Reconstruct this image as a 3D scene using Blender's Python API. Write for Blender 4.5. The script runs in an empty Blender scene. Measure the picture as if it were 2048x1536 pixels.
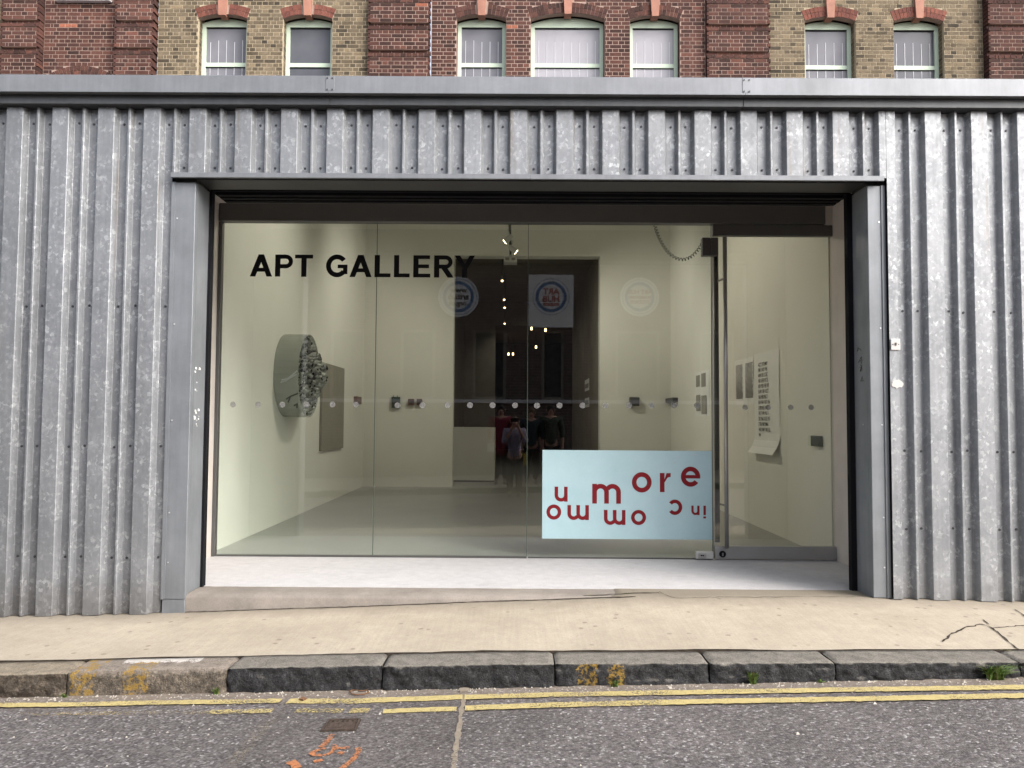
import bpy, bmesh, math, random
from mathutils import Vector, Matrix, Euler, noise

random.seed(7)
S = bpy.context.scene
COL = S.collection
R = math.radians

# ------------------------------------------------------------------ camera, sky, sun, exposure
CAM_H = 1.30
F_PX = 1540.0                       # focal length in photo pixels (2048 wide)
PITCH, YAW, ROLL = R(2.68), R(0.223), R(0.36)
cam_data = bpy.data.cameras.new('camera')
cam_data.sensor_width = 36.0
cam_data.lens = F_PX / 2048 * 36.0
cam_data.clip_start = 0.02
cam_data.clip_end = 800
cam = bpy.data.objects.new('camera', cam_data)
COL.objects.link(cam)
CAM_ROT = (Matrix.Rotation(YAW, 3, 'Z') @ Matrix.Rotation(R(90) + PITCH, 3, 'X') @ Matrix.Rotation(ROLL, 3, 'Z'))
CAM_POS = Vector((0, 0, CAM_H))
cam.matrix_world = Matrix.Translation(CAM_POS) @ CAM_ROT.to_4x4()
S.camera = cam

SUN_DIR = Vector((0.67, -0.53, 0.60)).normalized()      # towards the sun
w = bpy.data.worlds.new('World'); S.world = w; w.use_nodes = True
nt = w.node_tree; nt.nodes.clear()
sky = nt.nodes.new('ShaderNodeTexSky'); sky.sky_type = 'NISHITA'; sky.sun_disc = False
sky.sun_elevation = math.asin(SUN_DIR.z)
sky.sun_rotation = math.atan2(SUN_DIR.x, SUN_DIR.y)
sky.dust_density = 4.0; sky.air_density = 1.0; sky.ozone_density = 1.0
hs = nt.nodes.new('ShaderNodeHueSaturation'); hs.inputs['Saturation'].default_value = 0.42
bg = nt.nodes.new('ShaderNodeBackground'); bg.inputs['Strength'].default_value = 0.15
out = nt.nodes.new('ShaderNodeOutputWorld')
nt.links.new(sky.outputs[0], hs.inputs['Color']); nt.links.new(hs.outputs[0], bg.inputs['Color'])
nt.links.new(bg.outputs[0], out.inputs['Surface'])
sd = bpy.data.lights.new('sun', 'SUN'); sd.energy = 1.15; sd.angle = R(45); sd.color = (1.0, 0.96, 0.90)
sun = bpy.data.objects.new('sun', sd); COL.objects.link(sun)
sun.rotation_euler = SUN_DIR.to_track_quat('Z', 'Y').to_euler()

S.view_settings.view_transform = 'Standard'
S.view_settings.look = 'None'
S.view_settings.exposure = 1.4
S.view_settings.gamma = 1.0
S.render.engine = 'CYCLES'
S.cycles.use_denoising = True
S.cycles.max_bounces = 8
S.cycles.diffuse_bounces = 4
S.cycles.glossy_bounces = 4
S.cycles.transparent_max_bounces = 16
S.cycles.caustics_reflective = False
S.cycles.caustics_refractive = False
S.cycles.sample_clamp_indirect = 4.0

# ------------------------------------------------------------------ photo pixel -> place
def ray(px, py):
    d = CAM_ROT @ Vector(((px - 1024) / F_PX, (768 - py) / F_PX, -1.0))
    return d
def P(px, py, Y):                    # where the pixel's ray meets the upright plane at depth Y
    d = ray(px, py); t = Y / d.y
    return CAM_POS + d * t
def PX(px, py, X):                   # ... meets the side wall at X
    d = ray(px, py); t = X / d.x
    return CAM_POS + d * t
def PG(px, py, zf):                  # ... meets the ground zf(x, y)
    d = ray(px, py); z = -0.2
    for _ in range(12):
        t = (z - CAM_H) / d.z
        p = CAM_POS + d * t
        z = zf(p.x, p.y)
    return Vector((p.x, p.y, z))

# ------------------------------------------------------------------ mesh helpers
def tag(o, label=None, cat=None, group=None, kind=None):
    if label: o['label'] = label
    if cat: o['category'] = cat
    if group: o['group'] = group
    if kind: o['kind'] = kind
    return o
def empty(name, loc=(0, 0, 0), label=None, cat=None, group=None, kind=None):
    o = bpy.data.objects.new(name, None); COL.objects.link(o); o.location = loc
    o.empty_display_size = 0.1
    return tag(o, label, cat, group, kind)
def link(name, me, parent=None, loc=None):
    o = bpy.data.objects.new(name, me); COL.objects.link(o)
    if parent is not None:
        o.parent = parent
        # children are modelled in world space, so undo the parent's offset
        o.matrix_parent_inverse = Matrix.Translation(-world_loc(parent))
    if loc is not None: o.location = loc
    return o
def world_loc(o):
    v = Vector(o.location)
    if o.parent is not None:
        v = v + world_loc(o.parent) + o.matrix_parent_inverse.translation
    return v

class MB:
    def __init__(s): s.v = []; s.f = []; s.m = []
    def add(s, vs, fs, mi=0):
        b = len(s.v); s.v += [tuple(v) for v in vs]
        for f in fs: s.f.append([i + b for i in f]); s.m.append(mi)
        return s
    def box(s, x0, x1, y0, y1, z0, z1, mi=0):
        x0, x1 = min(x0, x1), max(x0, x1); y0, y1 = min(y0, y1), max(y0, y1); z0, z1 = min(z0, z1), max(z0, z1)
        vs = [(x0,y0,z0),(x1,y0,z0),(x1,y1,z0),(x0,y1,z0),(x0,y0,z1),(x1,y0,z1),(x1,y1,z1),(x0,y1,z1)]
        return s.add(vs, [(0,3,2,1),(4,5,6,7),(0,1,5,4),(1,2,6,5),(2,3,7,6),(3,0,4,7)], mi)
    def cbox(s, x0, x1, y0, y1, z0, z1, c=0.004, mi=0):
        bm = bmesh.new()
        vs = [bm.verts.new(p) for p in [(x0,y0,z0),(x1,y0,z0),(x1,y1,z0),(x0,y1,z0),(x0,y0,z1),(x1,y0,z1),(x1,y1,z1),(x0,y1,z1)]]
        for f in [(0,3,2,1),(4,5,6,7),(0,1,5,4),(1,2,6,5),(2,3,7,6),(3,0,4,7)]: bm.faces.new([vs[i] for i in f])
        bmesh.ops.bevel(bm, geom=bm.edges[:], offset=c, segments=1, affect='EDGES')
        bm.verts.index_update()
        s.add([v.co for v in bm.verts], [[v.index for v in f.verts] for f in bm.faces], mi); bm.free(); return s
    def prism(s, poly, y0, y1, mi=0):            # poly of (x, z), extruded between depths y0 (front) and y1
        n = len(poly)
        a = sum(poly[i][0]*poly[(i+1)%n][1]-poly[(i+1)%n][0]*poly[i][1] for i in range(n))
        if a < 0: poly = poly[::-1]
        vs = [(p[0], y0, p[1]) for p in poly] + [(p[0], y1, p[1]) for p in poly]
        fs = [list(range(n)), list(range(2*n-1, n-1, -1))]
        fs += [(i, n+i, n+(i+1)%n, (i+1)%n) for i in range(n)]
        return s.add(vs, fs, mi)
    def tube(s, pts, r, n=8, mi=0, caps=True):
        pts = [Vector(p) for p in pts]; rs = r if isinstance(r, (list, tuple)) else [r]*len(pts)
        rings = []; up = None
        for i, p in enumerate(pts):
            t = (pts[min(i+1, len(pts)-1)] - pts[max(i-1, 0)]).normalized()
            if up is None:
                up = Vector((0,0,1)) if abs(t.z) < 0.9 else Vector((1,0,0))
            a = t.cross(up); 
            if a.length < 1e-5: a = t.orthogonal()
            a.normalize(); b = a.cross(t).normalized(); up = b
            rings.append([p + (a*math.cos(2*math.pi*k/n) + b*math.sin(2*math.pi*k/n))*rs[i] for k in range(n)])
        vs = [v for rg in rings for v in rg]; fs = []
        for i in range(len(rings)-1):
            for k in range(n):
                fs.append((i*n+k, i*n+(k+1)%n, (i+1)*n+(k+1)%n, (i+1)*n+k))
        if caps: fs += [list(range(n-1,-1,-1)), list(range((len(rings)-1)*n, len(rings)*n))]
        return s.add(vs, fs, mi)
    def mesh(s, name, mats, smooth=False):
        me = bpy.data.meshes.new(name); me.from_pydata(s.v, [], s.f)
        if not isinstance(mats, (list, tuple)): mats = [mats]
        for m in mats: me.materials.append(m)
        if len(mats) > 1: me.polygons.foreach_set('material_index', s.m)
        if smooth: me.polygons.foreach_set('use_smooth', [True]*len(s.f))
        me.update(); return me
    def build(s, name, mats, parent=None, smooth=False):
        return link(name, s.mesh(name, mats, smooth), parent)

def arc_pts(cx, cz, rx, rz, a0, a1, n):
    return [(cx + rx*math.cos(R(a0+(a1-a0)*i/n)), cz + rz*math.sin(R(a0+(a1-a0)*i/n))) for i in range(n+1)]
def ring_polys(cx, cz, rx, rz, s, a0, a1, n=20):
    o = arc_pts(cx, cz, rx, rz, a0, a1, n); i = arc_pts(cx, cz, rx-s, rz-s, a0, a1, n)
    return [[o[k], o[k+1], i[k+1], i[k]] for k in range(n)]
def rect(x0, z0, x1, z1): return [[(x0,z0),(x1,z0),(x1,z1),(x0,z1)]]

def text_mesh(name, s, size, mat, bold=0.0, align='CENTER', extrude=0.0, sx=1.0):
    c = bpy.data.curves.new(name, 'FONT'); c.body = s; c.size = size; c.align_x = align; c.align_y = 'CENTER'
    c.offset = bold; c.extrude = extrude; c.resolution_u = 3
    o = bpy.data.objects.new('tmp', c); COL.objects.link(o)
    dg = bpy.context.evaluated_depsgraph_get()
    me = bpy.data.meshes.new_from_object(o.evaluated_get(dg)); me.name = name
    bpy.data.objects.remove(o); bpy.data.curves.remove(c)
    me.materials.clear(); me.materials.append(mat)
    if sx != 1.0: me.transform(Matrix.Diagonal((sx, 1, 1, 1)))
    return me

# ------------------------------------------------------------------ material helpers
def new_mat(name):
    m = bpy.data.materials.new(name); m.use_nodes = True
    nt = m.node_tree; nt.nodes.clear()
    o = nt.nodes.new('ShaderNodeOutputMaterial')
    b = nt.nodes.new('ShaderNodeBsdfPrincipled'); nt.links.new(b.outputs[0], o.inputs['Surface'])
    return m, nt, b, o
def N(nt, t, **kw):
    n = nt.nodes.new(t)
    for k, v in kw.items():
        if k in n.inputs: n.inputs[k].default_value = v
        else: setattr(n, k, v)
    return n
def coords(nt, kind='pos', scale=(1,1,1)):
    if kind == 'pos':
        g = nt.nodes.new('ShaderNodeNewGeometry'); src = g.outputs['Position']
    else:
        g = nt.nodes.new('ShaderNodeTexCoord'); src = g.outputs['Object']
    mp = nt.nodes.new('ShaderNodeMapping'); mp.inputs['Scale'].default_value = scale
    nt.links.new(src, mp.inputs[0]); return mp.outputs[0]
def ramp(nt, fac, stops, mode='LINEAR'):
    r = nt.nodes.new('ShaderNodeValToRGB'); cr = r.color_ramp; cr.interpolation = mode
    while len(cr.elements) > 1: cr.elements.remove(cr.elements[-1])
    for i, (p, c) in enumerate(stops):
        e = cr.elements[0] if i == 0 else cr.elements.new(p)
        e.position = p; e.color = (c[0], c[1], c[2], 1) if not isinstance(c, (int, float)) else (c, c, c, 1)
    nt.links.new(fac, r.inputs[0]); return r.outputs[0]
def noise_tex(nt, vec, scale, detail=4, rough=0.55, dist=0.0):
    n = N(nt, 'ShaderNodeTexNoise', Scale=scale, Detail=detail, Roughness=rough, Distortion=dist)
    nt.links.new(vec, n.inputs['Vector']); return n.outputs['Fac']
def mix(nt, fac, a, b, mode='MIX'):
    m = nt.nodes.new('ShaderNodeMix'); m.data_type = 'RGBA'; m.blend_type = mode
    for sock, v in ((m.inputs['Factor'], fac), (m.inputs['A'], a), (m.inputs['B'], b)):
        if isinstance(v, (int, float)): sock.default_value = v
        elif isinstance(v, (tuple, list)): sock.default_value = (v[0], v[1], v[2], 1)
        else: nt.links.new(v, sock)
    return m.outputs['Result']
def math_n(nt, op, a, b=None, c=None):
    m = nt.nodes.new('ShaderNodeMath'); m.operation = op
    for i, v in enumerate((a, b, c)):
        if v is None: continue
        if isinstance(v, (int, float)): m.inputs[i].default_value = v
        else: nt.links.new(v, m.inputs[i])
    return m.outputs[0]
def bump(nt, b, h, strength=0.3, dist=0.01):
    n = N(nt, 'ShaderNodeBump', Strength=strength, Distance=dist)
    nt.links.new(h, n.inputs['Height']); nt.links.new(n.outputs[0], b.inputs['Normal'])
def vec_node(nt, vec):
    s = nt.nodes.new('ShaderNodeSeparateXYZ'); nt.links.new(vec, s.inputs[0]); return s.outputs

def plain(name, col, rough=0.6, metal=0.0, var=0.12, scale=6.0, spec=0.5, bmp=0.0):
    m, nt, b, o = new_mat(name)
    v = coords(nt)
    f = noise_tex(nt, v, scale, 5, 0.6)
    lo = tuple(c*(1-var) for c in col); hi = tuple(min(1, c*(1+var)) for c in col)
    c = ramp(nt, f, [(0.3, lo), (0.7, hi)])
    nt.links.new(c, b.inputs['Base Color'])
    b.inputs['Roughness'].default_value = rough; b.inputs['Metallic'].default_value = metal
    b.inputs['Specular IOR Level'].default_value = spec
    if bmp: bump(nt, b, noise_tex(nt, v, scale*12, 4), bmp, 0.004)
    return m

M = {}
# galvanised sheet with spangle
def galv(name, lo, mid, hi):
    m, nt, b, o = new_mat(name)
    v = coords(nt, 'pos', (1, 1, 0.85))
    nz = N(nt, 'ShaderNodeTexNoise', Scale=30.0, Detail=3.0, Roughness=0.6); nt.links.new(v, nz.inputs['Vector'])
    dv = nt.nodes.new('ShaderNodeVectorMath'); dv.operation = 'MULTIPLY_ADD'
    nt.links.new(nz.outputs['Color'], dv.inputs[0]); dv.inputs[1].default_value = (0.05, 0.05, 0.05); nt.links.new(v, dv.inputs[2])
    vo = N(nt, 'ShaderNodeTexVoronoi', Scale=52.0); vo.feature = 'F1'; nt.links.new(dv.outputs[0], vo.inputs['Vector'])
    s = nt.nodes.new('ShaderNodeSeparateColor'); nt.links.new(vo.outputs['Color'], s.inputs[0])
    cell = ramp(nt, s.outputs[0], [(0.0, 0.0), (0.55, 0.22), (0.82, 0.36), (0.92, 0.8), (1.0, 1.0)])
    big = noise_tex(nt, v, 2.2, 4, 0.6)
    patch = ramp(nt, noise_tex(nt, v, 9.0, 3, 0.6), [(0.38, 0.15), (0.62, 1.0)])
    amt = mix(nt, 1.0, cell, patch, 'MULTIPLY')
    base = ramp(nt, big, [(0.25, lo), (0.75, mid)])
    c = mix(nt, amt, base, hi)
    streak = noise_tex(nt, coords(nt, 'pos', (14, 14, 0.7)), 3.0, 3, 0.6)
    c = mix(nt, 0.5, c, ramp(nt, streak, [(0.3, 0.72), (0.7, 1.0)]), 'MULTIPLY')
    # grime splashed up from the pavement, and rain dirt
    z = vec_node(nt, coords(nt))[2]
    g = math_n(nt, 'ADD', z, math_n(nt, 'MULTIPLY', noise_tex(nt, v, 7.0, 5, 0.65), 0.5))
    dirt = ramp(nt, g, [(0.02, (0.55, 0.50, 0.45)), (0.42, (1, 1, 1))])
    c = mix(nt, 0.75, c, dirt, 'MULTIPLY')
    # each sheet has its own tone; a few brownish weather runs from the top edge
    oi = nt.nodes.new('ShaderNodeObjectInfo')
    c = mix(nt, 1.0, c, ramp(nt, oi.outputs['Random'], [(0, 0.90), (1, 1.08)]), 'MULTIPLY')
    run = math_n(nt, 'MULTIPLY', ramp(nt, noise_tex(nt, coords(nt, 'pos', (9, 9, 0.35)), 2.0, 4, 0.6), [(0.60, 0.0), (0.72, 0.5)]), ramp(nt, math_n(nt, 'MULTIPLY', z, 0.25), [(0.35, 0.15), (0.90, 1.0)]))
    c = mix(nt, run, c, (0.20, 0.165, 0.13))
    nt.links.new(c, b.inputs['Base Color'])
    b.inputs['Metallic'].default_value = 0.5
    rr = ramp(nt, s.outputs[1], [(0, 0.46), (1, 0.64)]); nt.links.new(rr, b.inputs['Roughness'])
    bump(nt, b, noise_tex(nt, v, 5.0, 3), 0.08, 0.01)
    return m
M['galv'] = galv('galvanised_sheet', (0.205, 0.215, 0.233), (0.272, 0.282, 0.300), (0.45, 0.465, 0.485))

def flashing(name, col, metal=0.3):
    m, nt, b, o = new_mat(name)
    v = coords(nt)
    f = noise_tex(nt, v, 3.0, 6, 0.65)
    c = ramp(nt, f, [(0.3, tuple(x*0.82 for x in col)), (0.7, tuple(x*1.12 for x in col))])
    sc = ramp(nt, noise_tex(nt, coords(nt, 'pos', (1, 1, 3)), 14.0, 6, 0.75, 1.0), [(0.66, 0.0), (0.74, 0.6)])
    c = mix(nt, sc, c, (0.5, 0.51, 0.52))
    streak = ramp(nt, noise_tex(nt, coords(nt, 'pos', (8, 8, 0.5)), 4.0, 3), [(0.3, 0.82), (0.7, 1.0)])
    c = mix(nt, 0.6, c, streak, 'MULTIPLY')
    nt.links.new(c, b.inputs['Base Color']); b.inputs['Metallic'].default_value = metal
    b.inputs['Roughness'].default_value = 0.5
    bump(nt, b, noise_tex(nt, v, 2.0, 2), 0.06, 0.01)
    return m
M['flash'] = flashing('grey_flashing', (0.21, 0.22, 0.24))
M['flash_shaded'] = flashing('shaded_flashing', (0.085, 0.09, 0.097))  # flashing colour darkened to paint the shadow under the capping
M['jamb'] = flashing('jamb_flashing', (0.225, 0.24, 0.262))
M['screw'] = plain('screw_steel', (0.07, 0.07, 0.08), 0.45, 0.5)
M['rivet'] = plain('bright_rivet', (0.7, 0.7, 0.72), 0.35, 0.6)
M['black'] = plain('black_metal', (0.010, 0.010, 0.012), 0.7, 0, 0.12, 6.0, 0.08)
M['bronze'] = plain('dark_bronze_aluminium', (0.098, 0.096, 0.095), 0.42, 0.3, 0.06)
M['steel'] = plain('brushed_steel', (0.36, 0.35, 0.34), 0.35, 0.7, 0.08)
M['alu'] = plain('satin_aluminium', (0.42, 0.41, 0.40), 0.4, 0.5, 0.06)
M['white_wall'] = plain('gallery_white_wall', (0.76, 0.745, 0.695), 0.85, 0, 0.03, 1.2, 0.2)
M['reveal'] = plain('painted_reveal', (0.56, 0.52, 0.485), 0.75, 0, 0.07, 4.0, 0.3)
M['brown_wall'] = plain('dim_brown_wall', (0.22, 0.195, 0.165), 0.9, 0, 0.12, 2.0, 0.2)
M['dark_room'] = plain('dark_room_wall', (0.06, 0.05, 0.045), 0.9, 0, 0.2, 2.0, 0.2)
M['ceiling'] = plain('ceiling_paint', (0.70, 0.68, 0.62), 0.9, 0, 0.02, 1.0, 0.2)
M['sealant'] = plain('dark_glass_edge', (0.06, 0.085, 0.07), 0.3)
M['white'] = plain('white_plastic', (0.52, 0.51, 0.49), 0.45, 0, 0.03)
M['vinyl_black'] = plain('black_vinyl', (0.008, 0.008, 0.010), 0.6, 0, 0.1, 6.0, 0.15)
M['vinyl_red'] = plain('dark_red_vinyl', (0.175, 0.009, 0.014), 0.6, 0, 0.08, 6.0, 0.2)
M['paper'] = plain('paper', (0.80, 0.79, 0.78), 0.8, 0, 0.03)
M['paper_grey'] = plain('grey_print', (0.30, 0.29, 0.26), 0.8, 0, 0.1)
M['ink_grey'] = plain('fine_print_ink', (0.20, 0.19, 0.18), 0.8)
M['ink'] = plain('print_ink', (0.04, 0.035, 0.03), 0.8)
M['grey_board'] = plain('grey_board', (0.27, 0.25, 0.21), 0.7, 0, 0.06)
M['dark_green'] = plain('dark_green_box', (0.025, 0.05, 0.04), 0.4)
M['brown_box'] = plain('brown_box', (0.13, 0.06, 0.04), 0.5)
M['dark_box'] = plain('dark_grey_box', (0.05, 0.05, 0.05), 0.5)
M['cable'] = plain('grey_green_cable', (0.085, 0.10, 0.075), 0.5)
M['mint'] = plain('mint_paint', (0.48, 0.57, 0.46), 0.5, 0, 0.04, 5.0)
M['bar'] = plain('pale_bar', (0.55, 0.55, 0.60), 0.5)
M['stone_white'] = plain('white_stone_sill', (0.66, 0.64, 0.66), 0.7)
M['terracotta'] = plain('terracotta', (0.30, 0.14, 0.098), 0.8, 0, 0.16, 5.0)
M['roofing'] = plain('roof_felt', (0.10, 0.10, 0.105), 0.9)

def poster_mat():
    m, nt, b, o = new_mat('pale_blue_film')
    v = coords(nt)
    c = ramp(nt, noise_tex(nt, v, 3.0, 6, 0.7), [(0.3, (0.36, 0.52, 0.57)), (0.7, (0.41, 0.57, 0.62))])
    sp = ramp(nt, noise_tex(nt, v, 160.0, 2, 0.5), [(0.66, 0.0), (0.72, 0.5)])
    c = mix(nt, sp, c, (0.62, 0.76, 0.80))
    nt.links.new(c, b.inputs['Base Color']); b.inputs['Roughness'].default_value = 0.45
    return m
M['poster'] = poster_mat()

def window_pane(name, c0, c1):
    m, nt, b, o = new_mat(name)
    v = coords(nt)
    c = ramp(nt, noise_tex(nt, v, 1.1, 3, 0.5), [(0.3, c0), (0.7, c1)])
    nt.links.new(c, b.inputs['Base Color']); b.inputs['Roughness'].default_value = 0.15
    b.inputs['Specular IOR Level'].default_value = 0.22
    return m
M['pane_light'] = window_pane('pale_lavender_pane', (0.29, 0.285, 0.32), (0.35, 0.345, 0.375))  # grey-lavender pane tones, varied by noise
M['pane_mid'] = window_pane('mid_grey_pane', (0.12, 0.12, 0.14), (0.19, 0.19, 0.215))
M['pane_dark'] = window_pane('dark_grey_pane', (0.075, 0.078, 0.093), (0.12, 0.123, 0.143))

def glass(name, tint, refl=0.14):
    m = bpy.data.materials.new(name); m.use_nodes = True
    nt = m.node_tree; nt.nodes.clear()
    o = nt.nodes.new('ShaderNodeOutputMaterial')
    t = N(nt, 'ShaderNodeBsdfTransparent'); t.inputs[0].default_value = (*tint, 1)
    g = N(nt, 'ShaderNodeBsdfGlossy', Roughness=0.0)
    lw = N(nt, 'ShaderNodeLayerWeight', Blend=0.5)
    f = math_n(nt, 'POWER', lw.outputs['Facing'], 5.0)
    f = math_n(nt, 'MULTIPLY_ADD', f, 1 - refl, refl)
    mx = nt.nodes.new('ShaderNodeMixShader')
    nt.links.new(f, mx.inputs[0]); nt.links.new(t.outputs[0], mx.inputs[1]); nt.links.new(g.outputs[0], mx.inputs[2])
    nt.links.new(mx.outputs[0], o.inputs['Surface'])
    return m
def clear(name, tint):
    m = bpy.data.materials.new(name); m.use_nodes = True
    nt = m.node_tree; nt.nodes.clear()
    o = nt.nodes.new('ShaderNodeOutputMaterial')
    t = N(nt, 'ShaderNodeBsdfTransparent'); t.inputs[0].default_value = (*tint, 1)
    nt.links.new(t.outputs[0], o.inputs['Surface']); return m
M['glass'] = glass('shopfront_glass', (0.905, 0.945, 0.93))
M['glass_back'] = clear('shopfront_glass_inner_face', (0.95, 0.97, 0.94))
M['glass_door'] = glass('door_glass', (0.90, 0.905, 0.86))
def frosted():
    m = bpy.data.materials.new('frosted_dot'); m.use_nodes = True
    nt = m.node_tree; nt.nodes.clear()
    o = nt.nodes.new('ShaderNodeOutputMaterial')
    t = N(nt, 'ShaderNodeBsdfTransparent'); t.inputs[0].default_value = (0.85, 0.85, 0.85, 1)
    d = N(nt, 'ShaderNodeBsdfDiffuse'); d.inputs[0].default_value = (0.36, 0.36, 0.36, 1)
    mx = nt.nodes.new('ShaderNodeMixShader'); mx.inputs[0].default_value = 0.42
    nt.links.new(t.outputs[0], mx.inputs[1]); nt.links.new(d.outputs[0], mx.inputs[2])
    nt.links.new(mx.outputs[0], o.inputs['Surface']); return m
M['dot'] = frosted()
def acrylic():
    m = bpy.data.materials.new('smoky_acrylic'); m.use_nodes = True
    nt = m.node_tree; nt.nodes.clear()
    o = nt.nodes.new('ShaderNodeOutputMaterial')
    t = N(nt, 'ShaderNodeBsdfTransparent'); t.inputs[0].default_value = (0.88, 0.90, 0.86, 1)
    b = N(nt, 'ShaderNodeBsdfPrincipled', Roughness=0.25); b.inputs['Base Color'].default_value = (0.58, 0.60, 0.56, 1)
    mx = nt.nodes.new('ShaderNodeMixShader'); mx.inputs[0].default_value = 0.5
    nt.links.new(t.outputs[0], mx.inputs[1]); nt.links.new(b.outputs[0], mx.inputs[2])
    nt.links.new(mx.outputs[0], o.inputs['Surface']); return m
M['acrylic'] = acrylic()
M['tube_inner_shade'] = plain('tube_inner_shade', (0.05, 0.05, 0.045), 0.9)  # shade inside the paper tubes, put into a dark colour
M['tubes'] = plain('rolled_grey_paper', (0.46, 0.47, 0.44), 0.8, 0, 0.4, 20.0)
def emit(name, col, strength):
    m = bpy.data.materials.new(name); m.use_nodes = True
    nt = m.node_tree; nt.nodes.clear()
    o = nt.nodes.new('ShaderNodeOutputMaterial'); e = N(nt, 'ShaderNodeEmission', Strength=strength)
    e.inputs[0].default_value = (*col, 1); nt.links.new(e.outputs[0], o.inputs['Surface']); return m
M['lamp'] = emit('lit_lamp', (1.0, 0.80, 0.50), 14.0)
M['lamp_dim'] = emit('lit_far_lamp', (1.0, 0.62, 0.30), 3.0)

def brick_mat(name, stops, rough=0.9):
    m, nt, b, o = new_mat(name)
    oi = nt.nodes.new('ShaderNodeObjectInfo'); g = nt.nodes.new('ShaderNodeNewGeometry')
    r = math_n(nt, 'FRACT', math_n(nt, 'ADD', oi.outputs['Random'], g.outputs['Random Per Island']))
    c = ramp(nt, r, stops)
    v = coords(nt)
    f = noise_tex(nt, v, 28.0, 5, 0.7)
    c = mix(nt, 1.0, c, ramp(nt, f, [(0.25, 0.62), (0.75, 1.25)]), 'MULTIPLY')
    soot = ramp(nt, noise_tex(nt, v, 1.3, 4, 0.6), [(0.35, 0.72), (0.65, 1.08)])
    c = mix(nt, 1.0, c, soot, 'MULTIPLY')
    nt.links.new(c, b.inputs['Base Color']); b.inputs['Roughness'].default_value = rough
    b.inputs['Specular IOR Level'].default_value = 0.2
    bump(nt, b, f, 0.4, 0.006)
    return m
M['red_brick'] = brick_mat('red_brick', [(0, (0.046, 0.025, 0.022)), (0.5, (0.080, 0.038, 0.032)), (0.9, (0.105, 0.048, 0.038)), (1, (0.135, 0.058, 0.044))])
M['bright_brick'] = brick_mat('new_red_brick', [(0, (0.30, 0.11, 0.07)), (1, (0.34, 0.125, 0.08))])
M['arch_brick'] = brick_mat('rubbed_red_brick', [(0, (0.13, 0.05, 0.04)), (1, (0.195, 0.073, 0.053))])
M['stock_brick'] = brick_mat('yellow_stock_brick', [(0, (0.055, 0.045, 0.034)), (0.25, (0.125, 0.098, 0.066)), (0.6, (0.185, 0.146, 0.101)), (0.85, (0.140, 0.110, 0.074)), (1, (0.24, 0.185, 0.12))])
M['mortar_pink'] = plain('pink_mortar', (0.31, 0.225, 0.19), 0.95, 0, 0.15, 8.0, 0.2)
M['mortar_buff'] = plain('buff_mortar', (0.36, 0.30, 0.215), 0.95, 0, 0.18, 8.0, 0.2)

def brick_wall_mat(name):           # for the far wall over the road, seen only as a faint reflection
    m, nt, b, o = new_mat(name)
    v = nt.nodes.new('ShaderNodeNewGeometry'); s = vec_node(nt, v.outputs['Position'])
    cb = nt.nodes.new('ShaderNodeCombineXYZ'); nt.links.new(s[0], cb.inputs[0]); nt.links.new(s[2], cb.inputs[1])
    bt = N(nt, 'ShaderNodeTexBrick', Scale=1.0); bt.inputs['Brick Width'].default_value = 0.225; bt.inputs['Row Height'].default_value = 0.075
    bt.inputs['Mortar Size'].default_value = 0.008
    bt.inputs['Color1'].default_value = (0.085, 0.062, 0.054, 1); bt.inputs['Color2'].default_value = (0.12, 0.082, 0.068, 1); bt.inputs['Mortar'].default_value = (0.20, 0.18, 0.165, 1)
    nt.links.new(cb.outputs[0], bt.inputs['Vector'])
    nt.links.new(bt.outputs['Color'], b.inputs['Base Color']); b.inputs['Roughness'].default_value = 0.9
    return m
M['far_brick'] = brick_wall_mat('far_red_brickwork')

def asphalt(name, base, light, speck):
    m, nt, b, o = new_mat(name)
    v = coords(nt)
    vo = N(nt, 'ShaderNodeTexVoronoi', Scale=85.0); vo.voronoi_dimensions = '2D'; nt.links.new(v, vo.inputs['Vector'])
    s = nt.nodes.new('ShaderNodeSeparateColor'); nt.links.new(vo.outputs['Color'], s.inputs[0])
    c = ramp(nt, s.outputs[0], [(0, tuple(x*0.5 for x in base)), (0.5, base), (0.86, light), (0.97, speck), (1.0, tuple(min(1, x*1.5) for x in speck))])
    gap = ramp(nt, vo.outputs['Distance'], [(0.25, 1.0), (0.75, 0.72)])
    c = mix(nt, 1.0, c, gap, 'MULTIPLY')
    tone = ramp(nt, mix(nt, 0.35, noise_tex(nt, v, 1.4, 6, 0.65), noise_tex(nt, coords(nt, 'pos', (0.35, 2.2, 1)), 1.0, 4)), [(0.33, 0.76), (0.66, 1.16)])
    c = mix(nt, 1.0, c, tone, 'MULTIPLY')
    # dusty tan grit gathered in the gutter
    y = vec_node(nt, coords(nt))[1]
    gy = math_n(nt, 'ADD', y, math_n(nt, 'MULTIPLY', noise_tex(nt, v, 4.0, 5, 0.65), 0.30))
    gr = ramp(nt, math_n(nt, 'MULTIPLY', gy, 0.2), [(4.34/5, 0.0), (4.52/5, 1.0)])
    c = mix(nt, math_n(nt, 'MULTIPLY', gr, 0.6), c, (0.26, 0.21, 0.16))
    nt.links.new(c, b.inputs['Base Color']); b.inputs['Roughness'].default_value = 0.85
    b.inputs['Specular IOR Level'].default_value = 0.35
    h = mix(nt, 0.35, ramp(nt, vo.outputs['Distance'], [(0, 1.0), (0.8, 0.0)]), noise_tex(nt, v, 220.0, 2))
    bump(nt, b, h, 0.7, 0.006)
    return m
M['asphalt'] = asphalt('worn_asphalt', (0.150, 0.134, 0.132), (0.19, 0.172, 0.168), (0.32, 0.305, 0.30))
M['asphalt_patch'] = asphalt('asphalt_patch', (0.140, 0.124, 0.120), (0.17, 0.153, 0.147), (0.24, 0.225, 0.215))
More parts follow.
